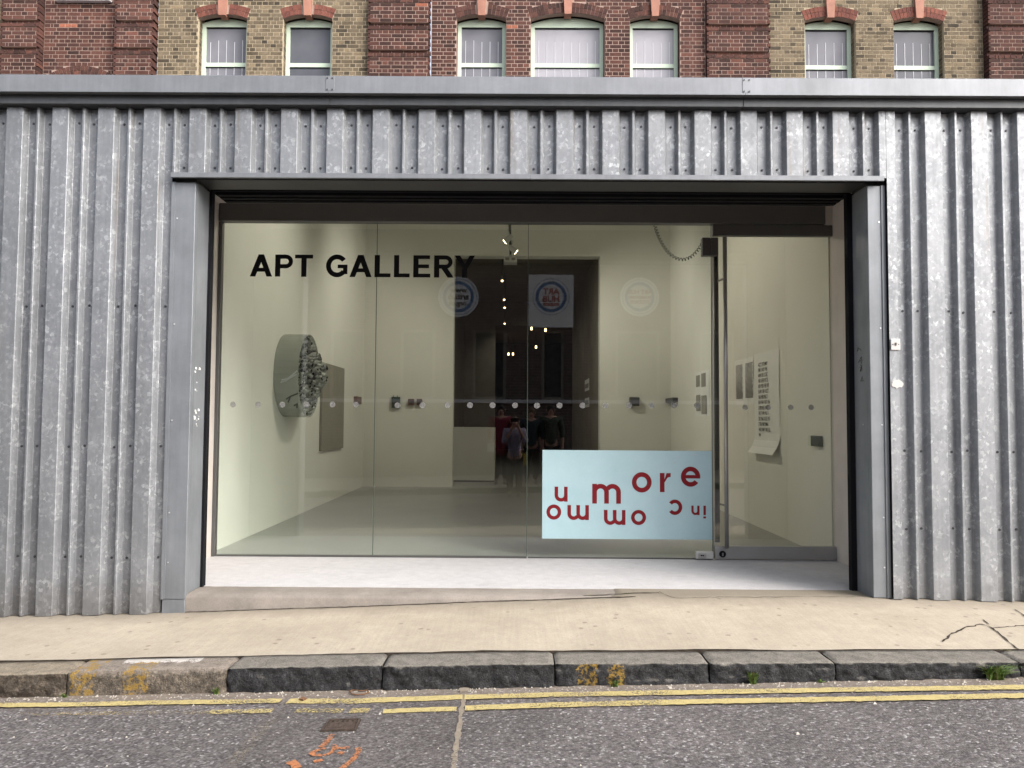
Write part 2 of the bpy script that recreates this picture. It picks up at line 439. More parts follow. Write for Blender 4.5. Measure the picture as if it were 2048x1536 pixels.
M['grit'] = plain('tan_grit', (0.22, 0.175, 0.13), 0.95, 0, 0.45, 40.0, 0.2, 0.6)

def concrete(name, c0, c1, brush=True):
    m, nt, b, o = new_mat(name)
    v = coords(nt)
    c = ramp(nt, noise_tex(nt, v, 1.6, 7, 0.65), [(0.28, c0), (0.72, c1)])
    fine = noise_tex(nt, v, 90.0, 3, 0.6)
    c = mix(nt, 1.0, c, ramp(nt, mix(nt, 0.5, fine, noise_tex(nt, v, 11.0, 6, 0.7)), [(0.36, 0.86), (0.64, 1.08)]), 'MULTIPLY')
    # small stains and dropped gum
    vo = N(nt, 'ShaderNodeTexVoronoi', Scale=4.5); vo.voronoi_dimensions = '2D'; nt.links.new(coords(nt, 'pos', (1, 1, 1)), vo.inputs['Vector'])
    d = math_n(nt, 'ADD', vo.outputs['Distance'], math_n(nt, 'MULTIPLY', noise_tex(nt, v, 25.0, 3), 0.10))
    few = ramp(nt, noise_tex(nt, v, 2.3, 3, 0.5), [(0.48, 0.0), (0.56, 1.0)])
    if brush: c = mix(nt, math_n(nt, 'MULTIPLY', few, ramp(nt, d, [(0.095, 0.6), (0.135, 0.0)])), c, tuple(x*0.42 for x in c0))
    vs = N(nt, 'ShaderNodeTexVoronoi', Scale=22.0); vs.voronoi_dimensions = '2D'; nt.links.new(v, vs.inputs['Vector'])
    few2 = ramp(nt, noise_tex(nt, v, 6.5, 3, 0.5), [(0.50, 0.0), (0.60, 1.0)])
    if brush: c = mix(nt, math_n(nt, 'MULTIPLY', few2, ramp(nt, math_n(nt, 'ADD', vs.outputs['Distance'], math_n(nt, 'MULTIPLY', noise_tex(nt, v, 60.0, 3), 0.12)), [(0.11, 0.5), (0.17, 0.0)])), c, tuple(x*0.5 for x in c0))
    else: c = mix(nt, ramp(nt, noise_tex(nt, coords(nt, 'pos', (1, 1.6, 1)), 3.2, 7, 0.72), [(0.56, 0.0), (0.70, 0.30)]), c, tuple(x*0.55 for x in c0))
    if brush:
        st = noise_tex(nt, coords(nt, 'pos', (60, 1.5, 1)), 1.0, 3, 0.6)
        c = mix(nt, 0.5, c, ramp(nt, st, [(0.35, 0.90), (0.65, 1.05)]), 'MULTIPLY')
        # dirt line where the wall meets the pavement
        y = vec_node(nt, coords(nt))[1]
        gy = math_n(nt, 'MULTIPLY', math_n(nt, 'ADD', y, math_n(nt, 'MULTIPLY', noise_tex(nt, v, 3.0, 6, 0.7), 0.34)), 0.1)
        c = mix(nt, ramp(nt, gy, [(0.562, 0.0), (0.598, 0.7)]), c, tuple(x*0.45 for x in c0))
    nt.links.new(c, b.inputs['Base Color']); b.inputs['Roughness'].default_value = 0.9
    b.inputs['Specular IOR Level'].default_value = 0.25
    bump(nt, b, fine, 0.25, 0.004)
    return m
M['pavement'] = concrete('buff_concrete', (0.37, 0.320, 0.252), (0.46, 0.402, 0.322))
M['ledge'] = concrete('old_grey_concrete', (0.19, 0.168, 0.148), (0.31, 0.275, 0.245), False)
M['floor'] = concrete('painted_grey_floor', (0.47, 0.46, 0.47), (0.53, 0.52, 0.53), False)
M['room_floor'] = plain('grey_floor_paint', (0.36, 0.36, 0.34), 0.35, 0, 0.06, 1.5, 0.4)
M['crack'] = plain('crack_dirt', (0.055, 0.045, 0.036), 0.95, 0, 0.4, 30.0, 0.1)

def kerb_mat(name, face, top, marks=(), white=None):
    """face: rough broken granite with shading and highlights painted in, top: paler stone; marks: (x0, x1) bands of old yellow paint"""
    m, nt, b, o = new_mat(name)
    v = coords(nt)
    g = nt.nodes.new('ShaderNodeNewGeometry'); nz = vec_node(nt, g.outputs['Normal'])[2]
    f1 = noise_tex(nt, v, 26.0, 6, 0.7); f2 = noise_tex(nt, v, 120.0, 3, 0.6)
    cf = ramp(nt, mix(nt, 0.45, f1, noise_tex(nt, v, 70.0, 5, 0.75)), [(0.36, tuple(x*0.30 for x in face)), (0.5, tuple(x*0.8 for x in face)), (0.60, tuple(min(1, x*1.7) for x in face)), (0.70, tuple(min(1, x*3.2) for x in face))])  # noise contrast paints the rough face's shading and highlights into the colour
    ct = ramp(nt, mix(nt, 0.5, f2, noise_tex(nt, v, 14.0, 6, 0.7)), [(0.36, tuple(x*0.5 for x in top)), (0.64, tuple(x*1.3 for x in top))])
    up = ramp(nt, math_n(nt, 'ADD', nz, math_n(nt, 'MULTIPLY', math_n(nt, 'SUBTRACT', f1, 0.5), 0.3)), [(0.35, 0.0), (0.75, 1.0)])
    c = mix(nt, up, cf, ct)  # top tone on upward faces, face tone elsewhere
    x, y, z = vec_node(nt, coords(nt))
    nb = noise_tex(nt, v, 22.0, 5, 0.75)
    for (x0, x1) in marks:
        wob = math_n(nt, 'MULTIPLY', math_n(nt, 'SUBTRACT', nb, 0.5), 0.10)
        xx = math_n(nt, 'ADD', x, wob)
        a = math_n(nt, 'MULTIPLY', math_n(nt, 'GREATER_THAN', xx, x0), math_n(nt, 'LESS_THAN', xx, x1))
        a = math_n(nt, 'MULTIPLY', a, ramp(nt, noise_tex(nt, v, 34.0, 5, 0.7), [(0.46, 0.0), (0.56, 0.85)]))
        if not white: a = math_n(nt, 'MULTIPLY', a, math_n(nt, 'SUBTRACT', 1.0, up))
        c = mix(nt, a, c, (0.36, 0.225, 0.045))
    if white:
        x0, x1 = white
        a = math_n(nt, 'MULTIPLY', math_n(nt, 'GREATER_THAN', x, x0), math_n(nt, 'LESS_THAN', x, x1))
        yy = math_n(nt, 'ADD', y, math_n(nt, 'MULTIPLY', math_n(nt, 'SUBTRACT', nb, 0.5), 0.25))
        a = math_n(nt, 'MULTIPLY', a, math_n(nt, 'GREATER_THAN', yy, 4.56))
        a = math_n(nt, 'MULTIPLY', a, up)
        c = mix(nt, math_n(nt, 'MULTIPLY', a, 0.85), c, (0.72, 0.68, 0.64))
    nt.links.new(c, b.inputs['Base Color']); b.inputs['Roughness'].default_value = 0.85
    b.inputs['Specular IOR Level'].default_value = 0.3
    bump(nt, b, mix(nt, 0.4, noise_tex(nt, v, 55.0, 6, 0.75), f2), 1.0, 0.022)
    return m

def worn_paint(name, col, lo, hi, scale=45.0):
    m = bpy.data.materials.new(name); m.use_nodes = True
    nt = m.node_tree; nt.nodes.clear()
    o = nt.nodes.new('ShaderNodeOutputMaterial')
    b = N(nt, 'ShaderNodeBsdfPrincipled', Roughness=0.8); t = N(nt, 'ShaderNodeBsdfTransparent')
    v = coords(nt)
    f = mix(nt, 0.32, noise_tex(nt, v, scale, 5, 0.75), noise_tex(nt, v, 3.0, 4, 0.6))
    a = ramp(nt, f, [(lo, 0.0), (hi, 1.0)])
    c = ramp(nt, noise_tex(nt, v, 30.0, 5, 0.7), [(0.3, tuple(x*0.75 for x in col)), (0.7, tuple(min(1, x*1.1) for x in col))])
    nt.links.new(c, b.inputs['Base Color'])
    mx = nt.nodes.new('ShaderNodeMixShader')
    nt.links.new(a, mx.inputs[0]); nt.links.new(t.outputs[0], mx.inputs[1]); nt.links.new(b.outputs[0], mx.inputs[2])
    nt.links.new(mx.outputs[0], o.inputs['Surface']); return m
M['yellow'] = worn_paint('yellow_road_paint', (0.50, 0.405, 0.175), 0.415, 0.465, 95.0)
M['yellow_worn'] = worn_paint('worn_yellow_paint', (0.49, 0.395, 0.17), 0.45, 0.51, 85.0)
M['yellow_faint'] = worn_paint('faint_yellow_paint', (0.48, 0.37, 0.16), 0.51, 0.59, 85.0)
M['orange'] = worn_paint('orange_spray_paint', (0.46, 0.18, 0.075), 0.42, 0.52, 85.0)
M['iron'] = plain('rusty_iron', (0.085, 0.062, 0.05), 0.75, 0.2, 0.35, 30.0, 0.4, 0.5)
M['leaf'] = plain('weed_green', (0.15, 0.24, 0.055), 0.6, 0, 0.4, 30.0)
M['leaf_dry'] = plain('dry_blade', (0.22, 0.20, 0.08), 0.7, 0, 0.3, 30.0)
M['litter'] = plain('pale_litter', (0.5, 0.46, 0.40), 0.8, 0, 0.3, 30.0)
M['string'] = plain('brown_string', (0.16, 0.08, 0.04), 0.8)
# ------------------------------------------------------------------ street levels
def interp(x, tab):
    if x <= tab[0][0]: return tab[0][1]
    for (a, u), (b, v) in zip(tab, tab[1:]):
        if x <= b: return u + (v-u)*(x-a)/(b-a)
    return tab[-1][1]
WALL_Z = [(-9, -0.30), (-3.85, -0.171), (-2.6, -0.14), (-1.23, -0.085), (-0.1, -0.035), (0.3, -0.02), (0.9, 0.006), (2.65, 0.010), (3.85, -0.012), (9, 0.02)]
KERB_Y, KERB_B, FACE_Y = 4.41, 4.63, 5.75
def kerb_z(x): return interp(x, [(-9, -0.33), (-2.93, -0.149), (-0.1, -0.070), (2.93, -0.040), (9, 0.03)])
def road_z(x, y):
    x = max(-14, min(14, x))
    crown = 0.015*(min(KERB_Y, KERB_Y) - max(y, 1.55)) if y > 1.55 else 0.015*(KERB_Y-1.55) - 0.015*(1.55 - y)
    return -0.203 + 0.0265*x + crown
def pave_z(x, y):
    t = max(0.0, min(1.0, (y-KERB_B)/(FACE_Y-KERB_B)))
    return kerb_z(x)*(1-t) + interp(x, WALL_Z)*t

def grid(name, xs, ys, zf, mat, parent=None, smooth=True):
    b = MB(); n = len(xs)
    vs = [(x, y, zf(x, y)) for y in ys for x in xs]
    fs = [(j*n+i, j*n+i+1, (j+1)*n+i+1, (j+1)*n+i) for j in range(len(ys)-1) for i in range(n-1)]
    b.add(vs, fs); return b.build(name, mat, parent, smooth)
def frange(a, b, s):
    n = max(1, round((b-a)/s)); return [a+(b-a)*i/n for i in range(n+1)]

g = grid('ground', [-300, 300], [-300, 300], lambda x, y: -1.0, M['ledge'], smooth=False); tag(g, kind='structure')
road = grid('road', [-40, -14] + frange(-13, 13, 1.0) + [14, 40], [-1.3, 0.2, 1.55, 3.0, KERB_Y+0.03], road_z, M['asphalt'], smooth=False); tag(road, kind='structure')
def pz(x, y):
    e = 0.0025*noise.noise(Vector((x*3, y*3, 0)))
    return pave_z(x, y) + e
pave = empty('pavement', (0, 5.0, 0), kind='structure')
pb = MB()
xs = frange(-9, 9, 0.06); ys = [KERB_B+0.015] + frange(4.72, 5.76, 0.08) + [5.9, 6.02]
vs = []
for j, y in enumerate(ys):
    for x in xs:
        yy = y + (0.012*noise.noise(Vector((x*9, 3.1, 0))) + 0.014*noise.noise(Vector((x*2.1, 8.1, 0))) if j == 0 else 0)
        z = pz(x, y)
        if j == 0: z += 0.002 + 0.004*noise.noise(Vector((x*1.3, 0, 4)))
        if y > 5.77 and x < 0.75: z = min(z, -0.06)
        if y > 5.77 and x > 0.75: z = 0.004 + 0.002*noise.noise(Vector((x*4, y*4, 1)))
        vs.append((x, yy, z))
n = len(xs)
pb.add(vs, [(j*n+i, j*n+i+1, (j+1)*n+i+1, (j+1)*n+i) for j in range(len(ys)-1) for i in range(n-1)])
pb.build('slab', M['pavement'], pave, True)
rb_ = MB(); rb_.add([(x, vs[i][1]+0.001, vs[i][2]-0.25) for i, x in enumerate(xs)] + [(vs[i][0], vs[i][1], vs[i][2]-0.001) for i in range(n)], [(i, i+1, n+i+1, n+i) for i in range(n-1)])
rb_.build('slab_edge', M['crack'], pave, True)
jb = MB()
for i in range(90):
    x = -9+i*0.2; jb.add([(x, KERB_B-0.02, kerb_z(x)-0.05), (x+0.2, KERB_B-0.02, kerb_z(x+0.2)-0.05), (x+0.2, KERB_B+0.06, kerb_z(x+0.2)-0.05), (x, KERB_B+0.06, kerb_z(x)-0.05)], [(0,1,2,3)])
jb.build('joint_dirt', M['crack'], pave)

def ribbon(name, pts, width, mat, parent, lift, zf, jag=0.25, seed=0, step=0.03):
    rnd = random.Random(seed); out = []
    for a, b in zip(pts, pts[1:]):
        k = max(1, int((b-a).length/step))
        for i in range(k): out.append(a.lerp(b, i/k))
    out.append(pts[-1]); vs = []
    for i, p in enumerate(out):
        t = (out[min(i+1, len(out)-1)] - out[max(i-1, 0)]); t.z = 0; t.normalize()
        nn = Vector((-t.y, t.x, 0)); wv = width if not callable(width) else width(i/max(1, len(out)-1))
        for sgn in (-1, 1):
            q = p + nn*sgn*wv*0.5*(1+rnd.uniform(-jag, jag))
            vs.append((q.x, q.y, zf(q.x, q.y)+lift))
    b = MB(); b.add(vs, [(2*i, 2*i+1, 2*i+3, 2*i+2)[::-1] for i in range(len(out)-1)])
    return b.build(name, mat, parent)
def crack(pts, w, seed):
    rnd = random.Random(seed); q = [PG(x, y, pave_z) for x, y in pts]; full = []
    for a, b in zip(q, q[1:]):
        k = max(2, int((b-a).length/0.035))
        for i in range(k):
            p = a.lerp(b, i/k)
            if i: p = p + Vector((rnd.uniform(-.007, .007), rnd.uniform(-.010, .010), 0))
            full.append(p)
    full.append(q[-1])
    ribbon('crack', full, w, M['crack'], pave, 0.004, pz, 0.7, seed)
crack([(1887,1284),(1900,1270),(1925,1258),(1962,1249)], 0.012, 1)
crack([(1962,1249),(1985,1257),(2003,1272),(2030,1296),(2040,1300)], 0.010, 2)
crack([(1985,1257),(2010,1255),(2060,1250)], 0.008, 3)
crack([(1948,1228),(1962,1232)], 0.006, 4)
crack([(1966,1240),(1978,1250)], 0.006, 5)
crack([(2030,1220),(2046,1230),(2060,1240)], 0.008, 6)
crack([(960,1199),(1100,1194),(1180,1192),(1250,1188),(1318,1186)], 0.014, 7)
crack([(1318,1184),(1335,1192),(1352,1197),(1450,1195),(1560,1195),(1720,1194)], 0.006, 8)
ribbon('crack', [Vector((x, 5.741, 0)) for x in frange(-2.42, 0.9, 0.1)], 0.016, M['crack'], pave, 0.004, pz, 0.6, 9)  # dirt line at the step foot, also painting its shadow line

# concrete threshold ledge and its painted floor
ledge = MB()
lx = frange(-2.44, 2.64, 0.06); prof = []
for x in lx:
    e = 0.004*noise.noise(Vector((x*7, 0, 2))) + 0.003*noise.noise(Vector((x*25, 0, 5)))
    prof.append([(x, 5.752+e*0.8, -0.35), (x, 5.752+e, -0.030+e*0.5), (x, 5.764+e, -0.008), (x, 5.9, -0.004), (x, 6.03, -0.003)])
n = 5
ledge.add([p for r in prof for p in r], [(i*n+k, (i+1)*n+k, (i+1)*n+k+1, i*n+k+1) for i in range(len(prof)-1) for k in range(n-1)])

# kerb stones
kerb = empty('kerb', (0, KERB_Y, 0), kind='structure')
cuts = [-7.2, -6.3, -5.35, -4.42, -3.46, -2.526, -1.618, -0.739, 0.235, 1.108, 1.816, 2.858, 3.8, 4.72, 5.6, 6.5]
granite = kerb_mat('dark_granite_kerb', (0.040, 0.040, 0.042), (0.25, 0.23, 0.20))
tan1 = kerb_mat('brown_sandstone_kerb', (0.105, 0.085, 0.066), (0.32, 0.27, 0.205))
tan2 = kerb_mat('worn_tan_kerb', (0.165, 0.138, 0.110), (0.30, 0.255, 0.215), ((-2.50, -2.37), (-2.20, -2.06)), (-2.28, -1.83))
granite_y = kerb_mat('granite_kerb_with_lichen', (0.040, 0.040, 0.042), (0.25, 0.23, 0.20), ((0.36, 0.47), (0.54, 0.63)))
for i, (a, b) in enumerate(zip(cuts, cuts[1:])):
    mat = granite
    if abs(b+2.526) < .01: mat = tan1
    elif abs(a+2.526) < .01: mat = tan2
    elif abs(a-0.235) < .01: mat = granite_y
    rough = 0.007 if mat is tan2 else 0.017
    rnd = random.Random(i); dz = rnd.uniform(-0.006, 0.006); dy = rnd.uniform(-0.006, 0.008)
    a2, b2 = a+0.004, b-0.004
    nx = max(8, int((b2-a2)/0.013)); prof = []
    round_r = 0.030 if mat is tan2 else 0.009
    for k in range(nx+1):
        x = a2+(b2-a2)*k/nx; zt = kerb_z(x)+dz; zb = road_z(x, KERB_Y)-0.06
        edge = min(k, nx-k); ein = 0.012 if edge == 0 else (0.004 if edge == 1 else 0)
        row = [(x, KERB_B, zt-0.2), (x, KERB_B-0.004, zt-ein)]
        for t in (0.8, 0.55, 0.3, 0.12):
            row.append((x, KERB_Y + (KERB_B-KERB_Y)*t, zt-ein + 0.004*noise.noise(Vector((x*14, t*9, i))) + 0.002*noise.noise(Vector((x*50, t*30, i)))))
        row.append((x, KERB_Y+round_r*0.5+dy+0.008*noise.noise(Vector((x*18, 7, i))), zt-round_r*0.25-ein+0.004*noise.noise(Vector((x*22, 3, i)))))
        for q in range(13):
            t = q/12; z = (zt-round_r)*(1-t)+zb*t
            dsp = rough*(noise.noise(Vector((x*13, z*20, i*3.1))) + 0.6*noise.noise(Vector((x*37, z*45, i)))) if q else rough*0.4*noise.noise(Vector((x*25, 1, i)))
            row.append((x, KERB_Y+dy+ein + dsp - 0.010*t, z))
        prof.append(row)
    m = len(prof[0]); kb = MB()
    kb.add([p for r in prof for p in r], [(k*m+q, k*m+q+1, (k+1)*m+q+1, (k+1)*m+q) for k in range(nx) for q in range(m-1)])
    kb.add(prof[0], [list(range(m))[::-1]]); kb.add(prof[-1], [list(range(m))])
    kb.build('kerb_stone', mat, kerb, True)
gd = MB(); gd.box(-7.2, 6.5, KERB_Y+0.05, KERB_B-0.02, -0.9, -0.36); gd.build('kerb_bed', M['crack'], kerb)

# road surface patch, painted lines, spray marks
def rz(x, y): return road_z(x, y)
def gp(px, py): return PG(px, py, road_z)
poly = [gp(572, 1409), gp(926, 1388), gp(918, 1450), gp(903, 1560), gp(440, 1560), gp(505, 1480)]
b = MB(); 
def jagline(a, c, k, amp, seed):
    rnd = random.Random(seed); o = []
    for i in range(k):
        p = a.lerp(c, i/k); 
        if i: p = p + Vector((rnd.uniform(-amp, amp), rnd.uniform(-amp, amp), 0))
        o.append(p)
    return o
loop = []
for i in range(len(poly)): loop += jagline(poly[i], poly[(i+1) % len(poly)], 14, 0.006, i)
b.add([(p.x, p.y, road_z(p.x, p.y)+0.0035) for p in loop], [list(range(len(loop)))[::-1]])
b.build('road_patch', M['asphalt_patch'], road)
seamw2 = worn_paint('faint_gritty_seam', (0.24, 0.205, 0.165), 0.50, 0.66, 70.0)
seamw = worn_paint('gritty_seam', (0.27, 0.225, 0.175), 0.30, 0.44, 90.0)
ribbon('patch_seam', [gp(928, 1385), gp(927, 1400), gp(919, 1450), gp(904, 1560)], 0.024, seamw, road, 0.006, rz, 0.5, 11)
ribbon('patch_seam', [gp(575, 1405), gp(560, 1420), gp(505, 1480), gp(440, 1560)], 0.07, seamw2, road, 0.006, rz, 0.4, 12)
ribbon('patch_seam', [gp(928, 1376), gp(926, 1390)], 0.05, seamw, road, 0.006, rz, 0.5, 13)
def yline(pts, w, mat, seed, lift=0.0085):
    ribbon('yellow_line', [gp(*p) for p in pts], w, mat, road, lift, rz, 0.13, seed)
yline([(-260,1418),(0,1413),(150,1412),(300,1408),(480,1406),(562,1404)], 0.066, M['yellow'], 21)
yline([(576,1405),(700,1405),(850,1400),(925,1397)], 0.074, M['yellow'], 22)
yline([(929,1397),(1100,1392),(1400,1387),(1700,1382),(2048,1377),(2300,1373)], 0.072, M['yellow'], 23)
yline([(30,1431),(180,1430),(300,1428),(415,1428)], 0.050, M['yellow_faint'], 24)
yline([(418,1427),(480,1426),(545,1424)], 0.060, M['yellow_worn'], 25)
yline([(592,1424),(640,1424),(685,1424)], 0.058, M['yellow_worn'], 26)
yline([(700,1424),(738,1424)], 0.064, M['yellow_worn'], 27)
yline([(766,1426),(800,1424),(913,1421)], 0.064, M['yellow'], 28)
yline([(930,1419),(1100,1413),(1400,1406),(1700,1401),(2048,1394),(2300,1389)], 0.072, M['yellow'], 29)
def spray(pts, w, seed):
    ribbon('spray_mark', [gp(*p) for p in pts], w, M['orange'], road, 0.0085, rz, 0.18, seed, 0.012)
spray([(664,1472),(657,1482),(648,1494),(640,1498)], 0.030, 31)
spray([(652,1500),(634,1504),(622,1510),(630,1514),(648,1514),(662,1509),(670,1500),(668,1492)], 0.024, 32)
spray([(674,1500),(698,1498)], 0.026, 33)
spray([(676,1508),(690,1510)], 0.028, 34)
spray([(716,1498),(717,1506),(710,1518),(700,1527),(688,1537),(675,1548)], 0.028, 35)
spray([(580,1526),(588,1532),(594,1540)], 0.040, 36)
spray([(627,1527),(645,1523)], 0.026, 37)

# small iron cover let into the road
c4 = [gp(641, 1465), gp(711, 1463), gp(721, 1441), gp(657, 1443)]
cov = empty('road_cover', ((c4[0].x+c4[2].x)/2, (c4[0].y+c4[2].y)/2, road_z(c4[0].x, c4[0].y)), 'small rusty iron access cover set in the asphalt', 'cover')
def bil(u, v): return (c4[0].lerp(c4[1], u)).lerp(c4[3].lerp(c4[2], u), v)
def slab(u0, u1, v0, v1, z0, z1, name, mat):
    q = [bil(u0,v0), bil(u1,v0), bil(u1,v1), bil(u0,v1)]
    vs = [(p.x,p.y,road_z(p.x,p.y)+z0) for p in q] + [(p.x,p.y,road_z(p.x,p.y)+z1) for p in q]
    return MB().add(vs, [(0,3,2,1),(4,5,6,7),(0,1,5,4),(1,2,6,5),(2,3,7,6),(3,0,4,7)]).build(name, mat, cov)
slab(-0.02, 1.02, -0.03, 1.03, 0.002, 0.0065, 'recess', M['crack'])
slab(0, 1, 0, 0.07, 0.004, 0.013, 'frame', M['iron']); slab(0, 1, 0.93, 1, 0.004, 0.013, 'frame', M['iron'])
slab(0, 0.05, 0.075, 0.925, 0.004, 0.013, 'frame', M['iron']); slab(0.95, 1, 0.075, 0.925, 0.004, 0.013, 'frame', M['iron'])
slab(0.075, 0.925, 0.11, 0.89, 0.004, 0.010, 'lid', M['iron'])
for k in range(5):
    slab(0.16+k*0.15, 0.22+k*0.15, 0.74, 0.84, 0.010, 0.013, 'slot', M['crack'])
    slab(0.16+k*0.15, 0.25+k*0.15, 0.2, 0.6, 0.010, 0.0125, 'tread', M['iron'])

# ------------------------------------------------------------------ the gallery building
GAL = empty('gallery_building', (0, 6.0, 0), 'grey corrugated metal gallery front with a wide glazed opening', 'building')
PER, X00 = 0.3460, P(13, 280, 5.71).x          # rib pitch and phase
RIB = [(0.0, 0.0), (0.121, 0.0), (0.142, 0.046), (0.204, 0.046), (0.222, 0.004), (0.238, 0.004), (0.256, 0.046), (0.322, 0.046)]
RIB = [(u*1.015, v*1.1) for u, v in RIB]
CREST_Y = 5.700
def profile(xa, xb):
    pts = []
    k0 = math.floor((xa-X00)/PER)-1
    for k in range(k0, k0+60):
        for (dx, dy) in RIB:
            pts.append((X00+k*PER+dx, CREST_Y+dy))
        if X00+k*PER > xb: break
    pts.sort(); o = []
    def yat(x):
        for (a, u), (b, v) in zip(pts, pts[1:]):
            if a <= x <= b: return u+(v-u)*(x-a)/(b-a)
    o.append((xa, yat(xa)))
    # rounded fold lines: two points each side of a bend
    for i, (x, y) in enumerate(pts):
        if not (xa < x < xb): continue
        r = 0.0018
        for q in (x-r, x+r):
            if xa < q < xb: o.append((q, yat(q)))
    o.append((xb, yat(xb))); return o
def sheet(xa, xb, zlo, zhi, screws=()):
    pr = profile(xa, xb); b = MB(); n = len(pr)
    zz = [(zlo(x) if callable(zlo) else zlo) for x, y in pr]
    nz = 10
    rows = []
    for r in range(nz+1):
        t = r/nz
        rows.append([(x, y + 0.0015*noise.noise(Vector((x*2, 0, r*1.7))), z0*(1-t)+zhi*t) for (x, y), z0 in zip(pr, zz)])
    b.add([p for r in rows for p in r], [(r*n+i, r*n+i+1, (r+1)*n+i+1, (r+1)*n+i) for r in range(nz) for i in range(n-1)])
    b.add([(x, y+0.003, z0) for (x, y), z0 in zip(pr, zz)] + [(x, y, z0) for (x, y), z0 in zip(pr, zz)] + [(x, y+0.003, zhi) for x, y in pr],
          [(i, i+1, n+i+1, n+i) for i in range(n-1)] + [(2*n+i, 2*n+i+1, i+1, i)[::-1] for i in range(n-1)])
    o = b.build('cladding_sheet', M['galv'], GAL)
    sb = MB(); k0 = math.floor((xa-X00)/PER)-1; any_ = False
    for k in range(k0, k0+8):
        for dx in (0.176, 0.294):
            x = X00+k*PER+dx
            if not (xa+0.01 < x < xb-0.01): continue
            for z in screws:
                zz_ = z + random.uniform(-0.006, 0.006); xx = x+random.uniform(-0.006, 0.006); any_ = True
                yv = CREST_Y+0.0506
                sb.tube([(xx, yv, zz_), (xx, yv-0.003, zz_)], 0.0095, 8)
                sb.tube([(xx, yv-0.003, zz_), (xx, yv-0.009, zz_)], 0.0058, 6)
    if any_: tag(sb.build('screws', M['screw'], o), kind='stuff')
    return o
JL0, JL1, JR0, JR1 = -2.60, -2.423, 2.645, 2.772
CLAD_TOP = 3.640
zrow = lambda py: P(1030, py, 5.75).z
low = lambda x: interp(x, WALL_Z)+0.004
xa = -7.0; edges = []
x = JL0-0.004
bx_ = [X00+PER*k+0.335 for k in range(-30, 30)]
left_cuts = [-7.0] + [v for v in bx_ if -7.0 < v < JL0-0.3][1::3] + [JL0-0.004]
for a, b_ in zip(left_cuts, left_cuts[1:]):
    sheet(a, b_, low, CLAD_TOP, (zrow(252), zrow(617), zrow(898), zrow(1120)))
right_cuts = [JR1+0.004] + [v for v in bx_ if JR1+0.5 < v < 7.0][::3] + [7.2]
for a, b_ in zip(right_cuts, right_cuts[1:]):
    sheet(a, b_, low, CLAD_TOP, (zrow(256), zrow(619), zrow(897), zrow(1052)))
top_cuts = [JL0-0.001] + [v for v in bx_ if JL0+0.5 < v < JR1-0.5][::3] + [JR1+0.001]
for a, b_ in zip(top_cuts, top_cuts[1:]):
    sheet(a, b_, 3.128, CLAD_TOP, (zrow(253), zrow(338)))

# capping along the top of the front
fz1, fz0 = P(1030, 153, 5.60).z, P(1030, 187, 5.60).z
joints = [-7.0, P(657, 160, 5.6).x, P(1490, 160, 5.6).x, 7.2]
for a, b_ in zip(joints, joints[1:]):
    c = MB().cbox(a+0.001, b_-0.001, 5.60, 5.78, fz0, fz1, 0.003).build('capping', M['flash'], GAL)
    MB().box(a+0.0012, b_-0.0012, 5.594, 5.5985, fz0-0.004, fz0+0.010).build('lip', M['flash'], c)
    MB().cbox(a+0.001, b_-0.001, 5.650, 5.80, fz0-0.072, fz0-0.004, 0.003).build('drip_trim', M['flash_shaded'], c)
for jx in joints[1:3]:
    s_ = MB().cbox(jx-0.02, jx+0.045, 5.5965, 5.6005, fz0+0.012, fz1-0.002, 0.001).build('joint_strap', M['flash'], GAL)
    rb = MB()
    for dx in (-0.008, 0.03):
        for z in (fz0+0.022, fz1-0.02): rb.tube([(jx+dx, 5.597, z), (jx+dx, 5.592, z)], 0.006, 8)
    tag(rb.build('rivets', M['screw'], s_), kind='stuff')
# jamb trims round the opening
def jamb(x0, x1, inner, bottom):
    o = MB().cbox(x0, x1, 5.735, 5.79, bottom, 3.08, 0.003).build('jamb_trim', M['jamb'], GAL)
    # raised edge fold along the outer side, and the return into the opening
    sgn = 1 if inner == x1 else -1
    outer = x0 if sgn > 0 else x1
    MB().box(outer, outer+sgn*0.028, 5.727, 5.734, bottom, 3.08).build('fold', M['jamb'], o)
    MB().box(inner-sgn*0.0, inner-sgn*0.02, 5.7905, 6.0, 0.0 if sgn > 0 else 0.006, 3.085).build('return', M['jamb'], o)
    rb = MB()
    for py in (440, 652, 845, 1030, 1130):
        z = P(1030, py, 5.73).z; x = outer+sgn*0.045
        rb.tube([(x, 5.735, z), (x, 5.731, z)], 0.006, 8)
        if py in (480, 845): rb.tube([(inner, 5.86, z), (inner+sgn*0.004, 5.86, z)], 0.006, 8)
    tag(rb.build('rivets', M['rivet'], o), kind='stuff')
    return o
jl = jamb(JL0, JL1, JL1, -0.035)
jr = jamb(JR0, JR1, JR0, 0.012)
MB().cbox(JL0+0.004, JL1-0.004, 5.739, 5.79, -0.148, -0.038, 0.003).build('foot_plate', M['jamb'], jl)
# lintel flashing in two lengths
lz1, lz0 = P(1030, 349, 5.69).z, P(1030, 359, 5.69).z
jm = P(1060, 355, 5.69).x
for a, b_, d in ((P(343,350,5.69).x, jm, 0), (jm+0.002, P(1767,356,5.69).x, 0.002)):
    o = MB().cbox(a, b_, 5.675+d, 5.70, lz0, lz1, 0.002).build('lintel_flashing', M['flash'], GAL)
    MB().box(a, b_, 5.701, 6.0, lz1-0.012, lz1-0.004).build('soffit', M['black'], o)  # shade of the lintel underside put into the black colour
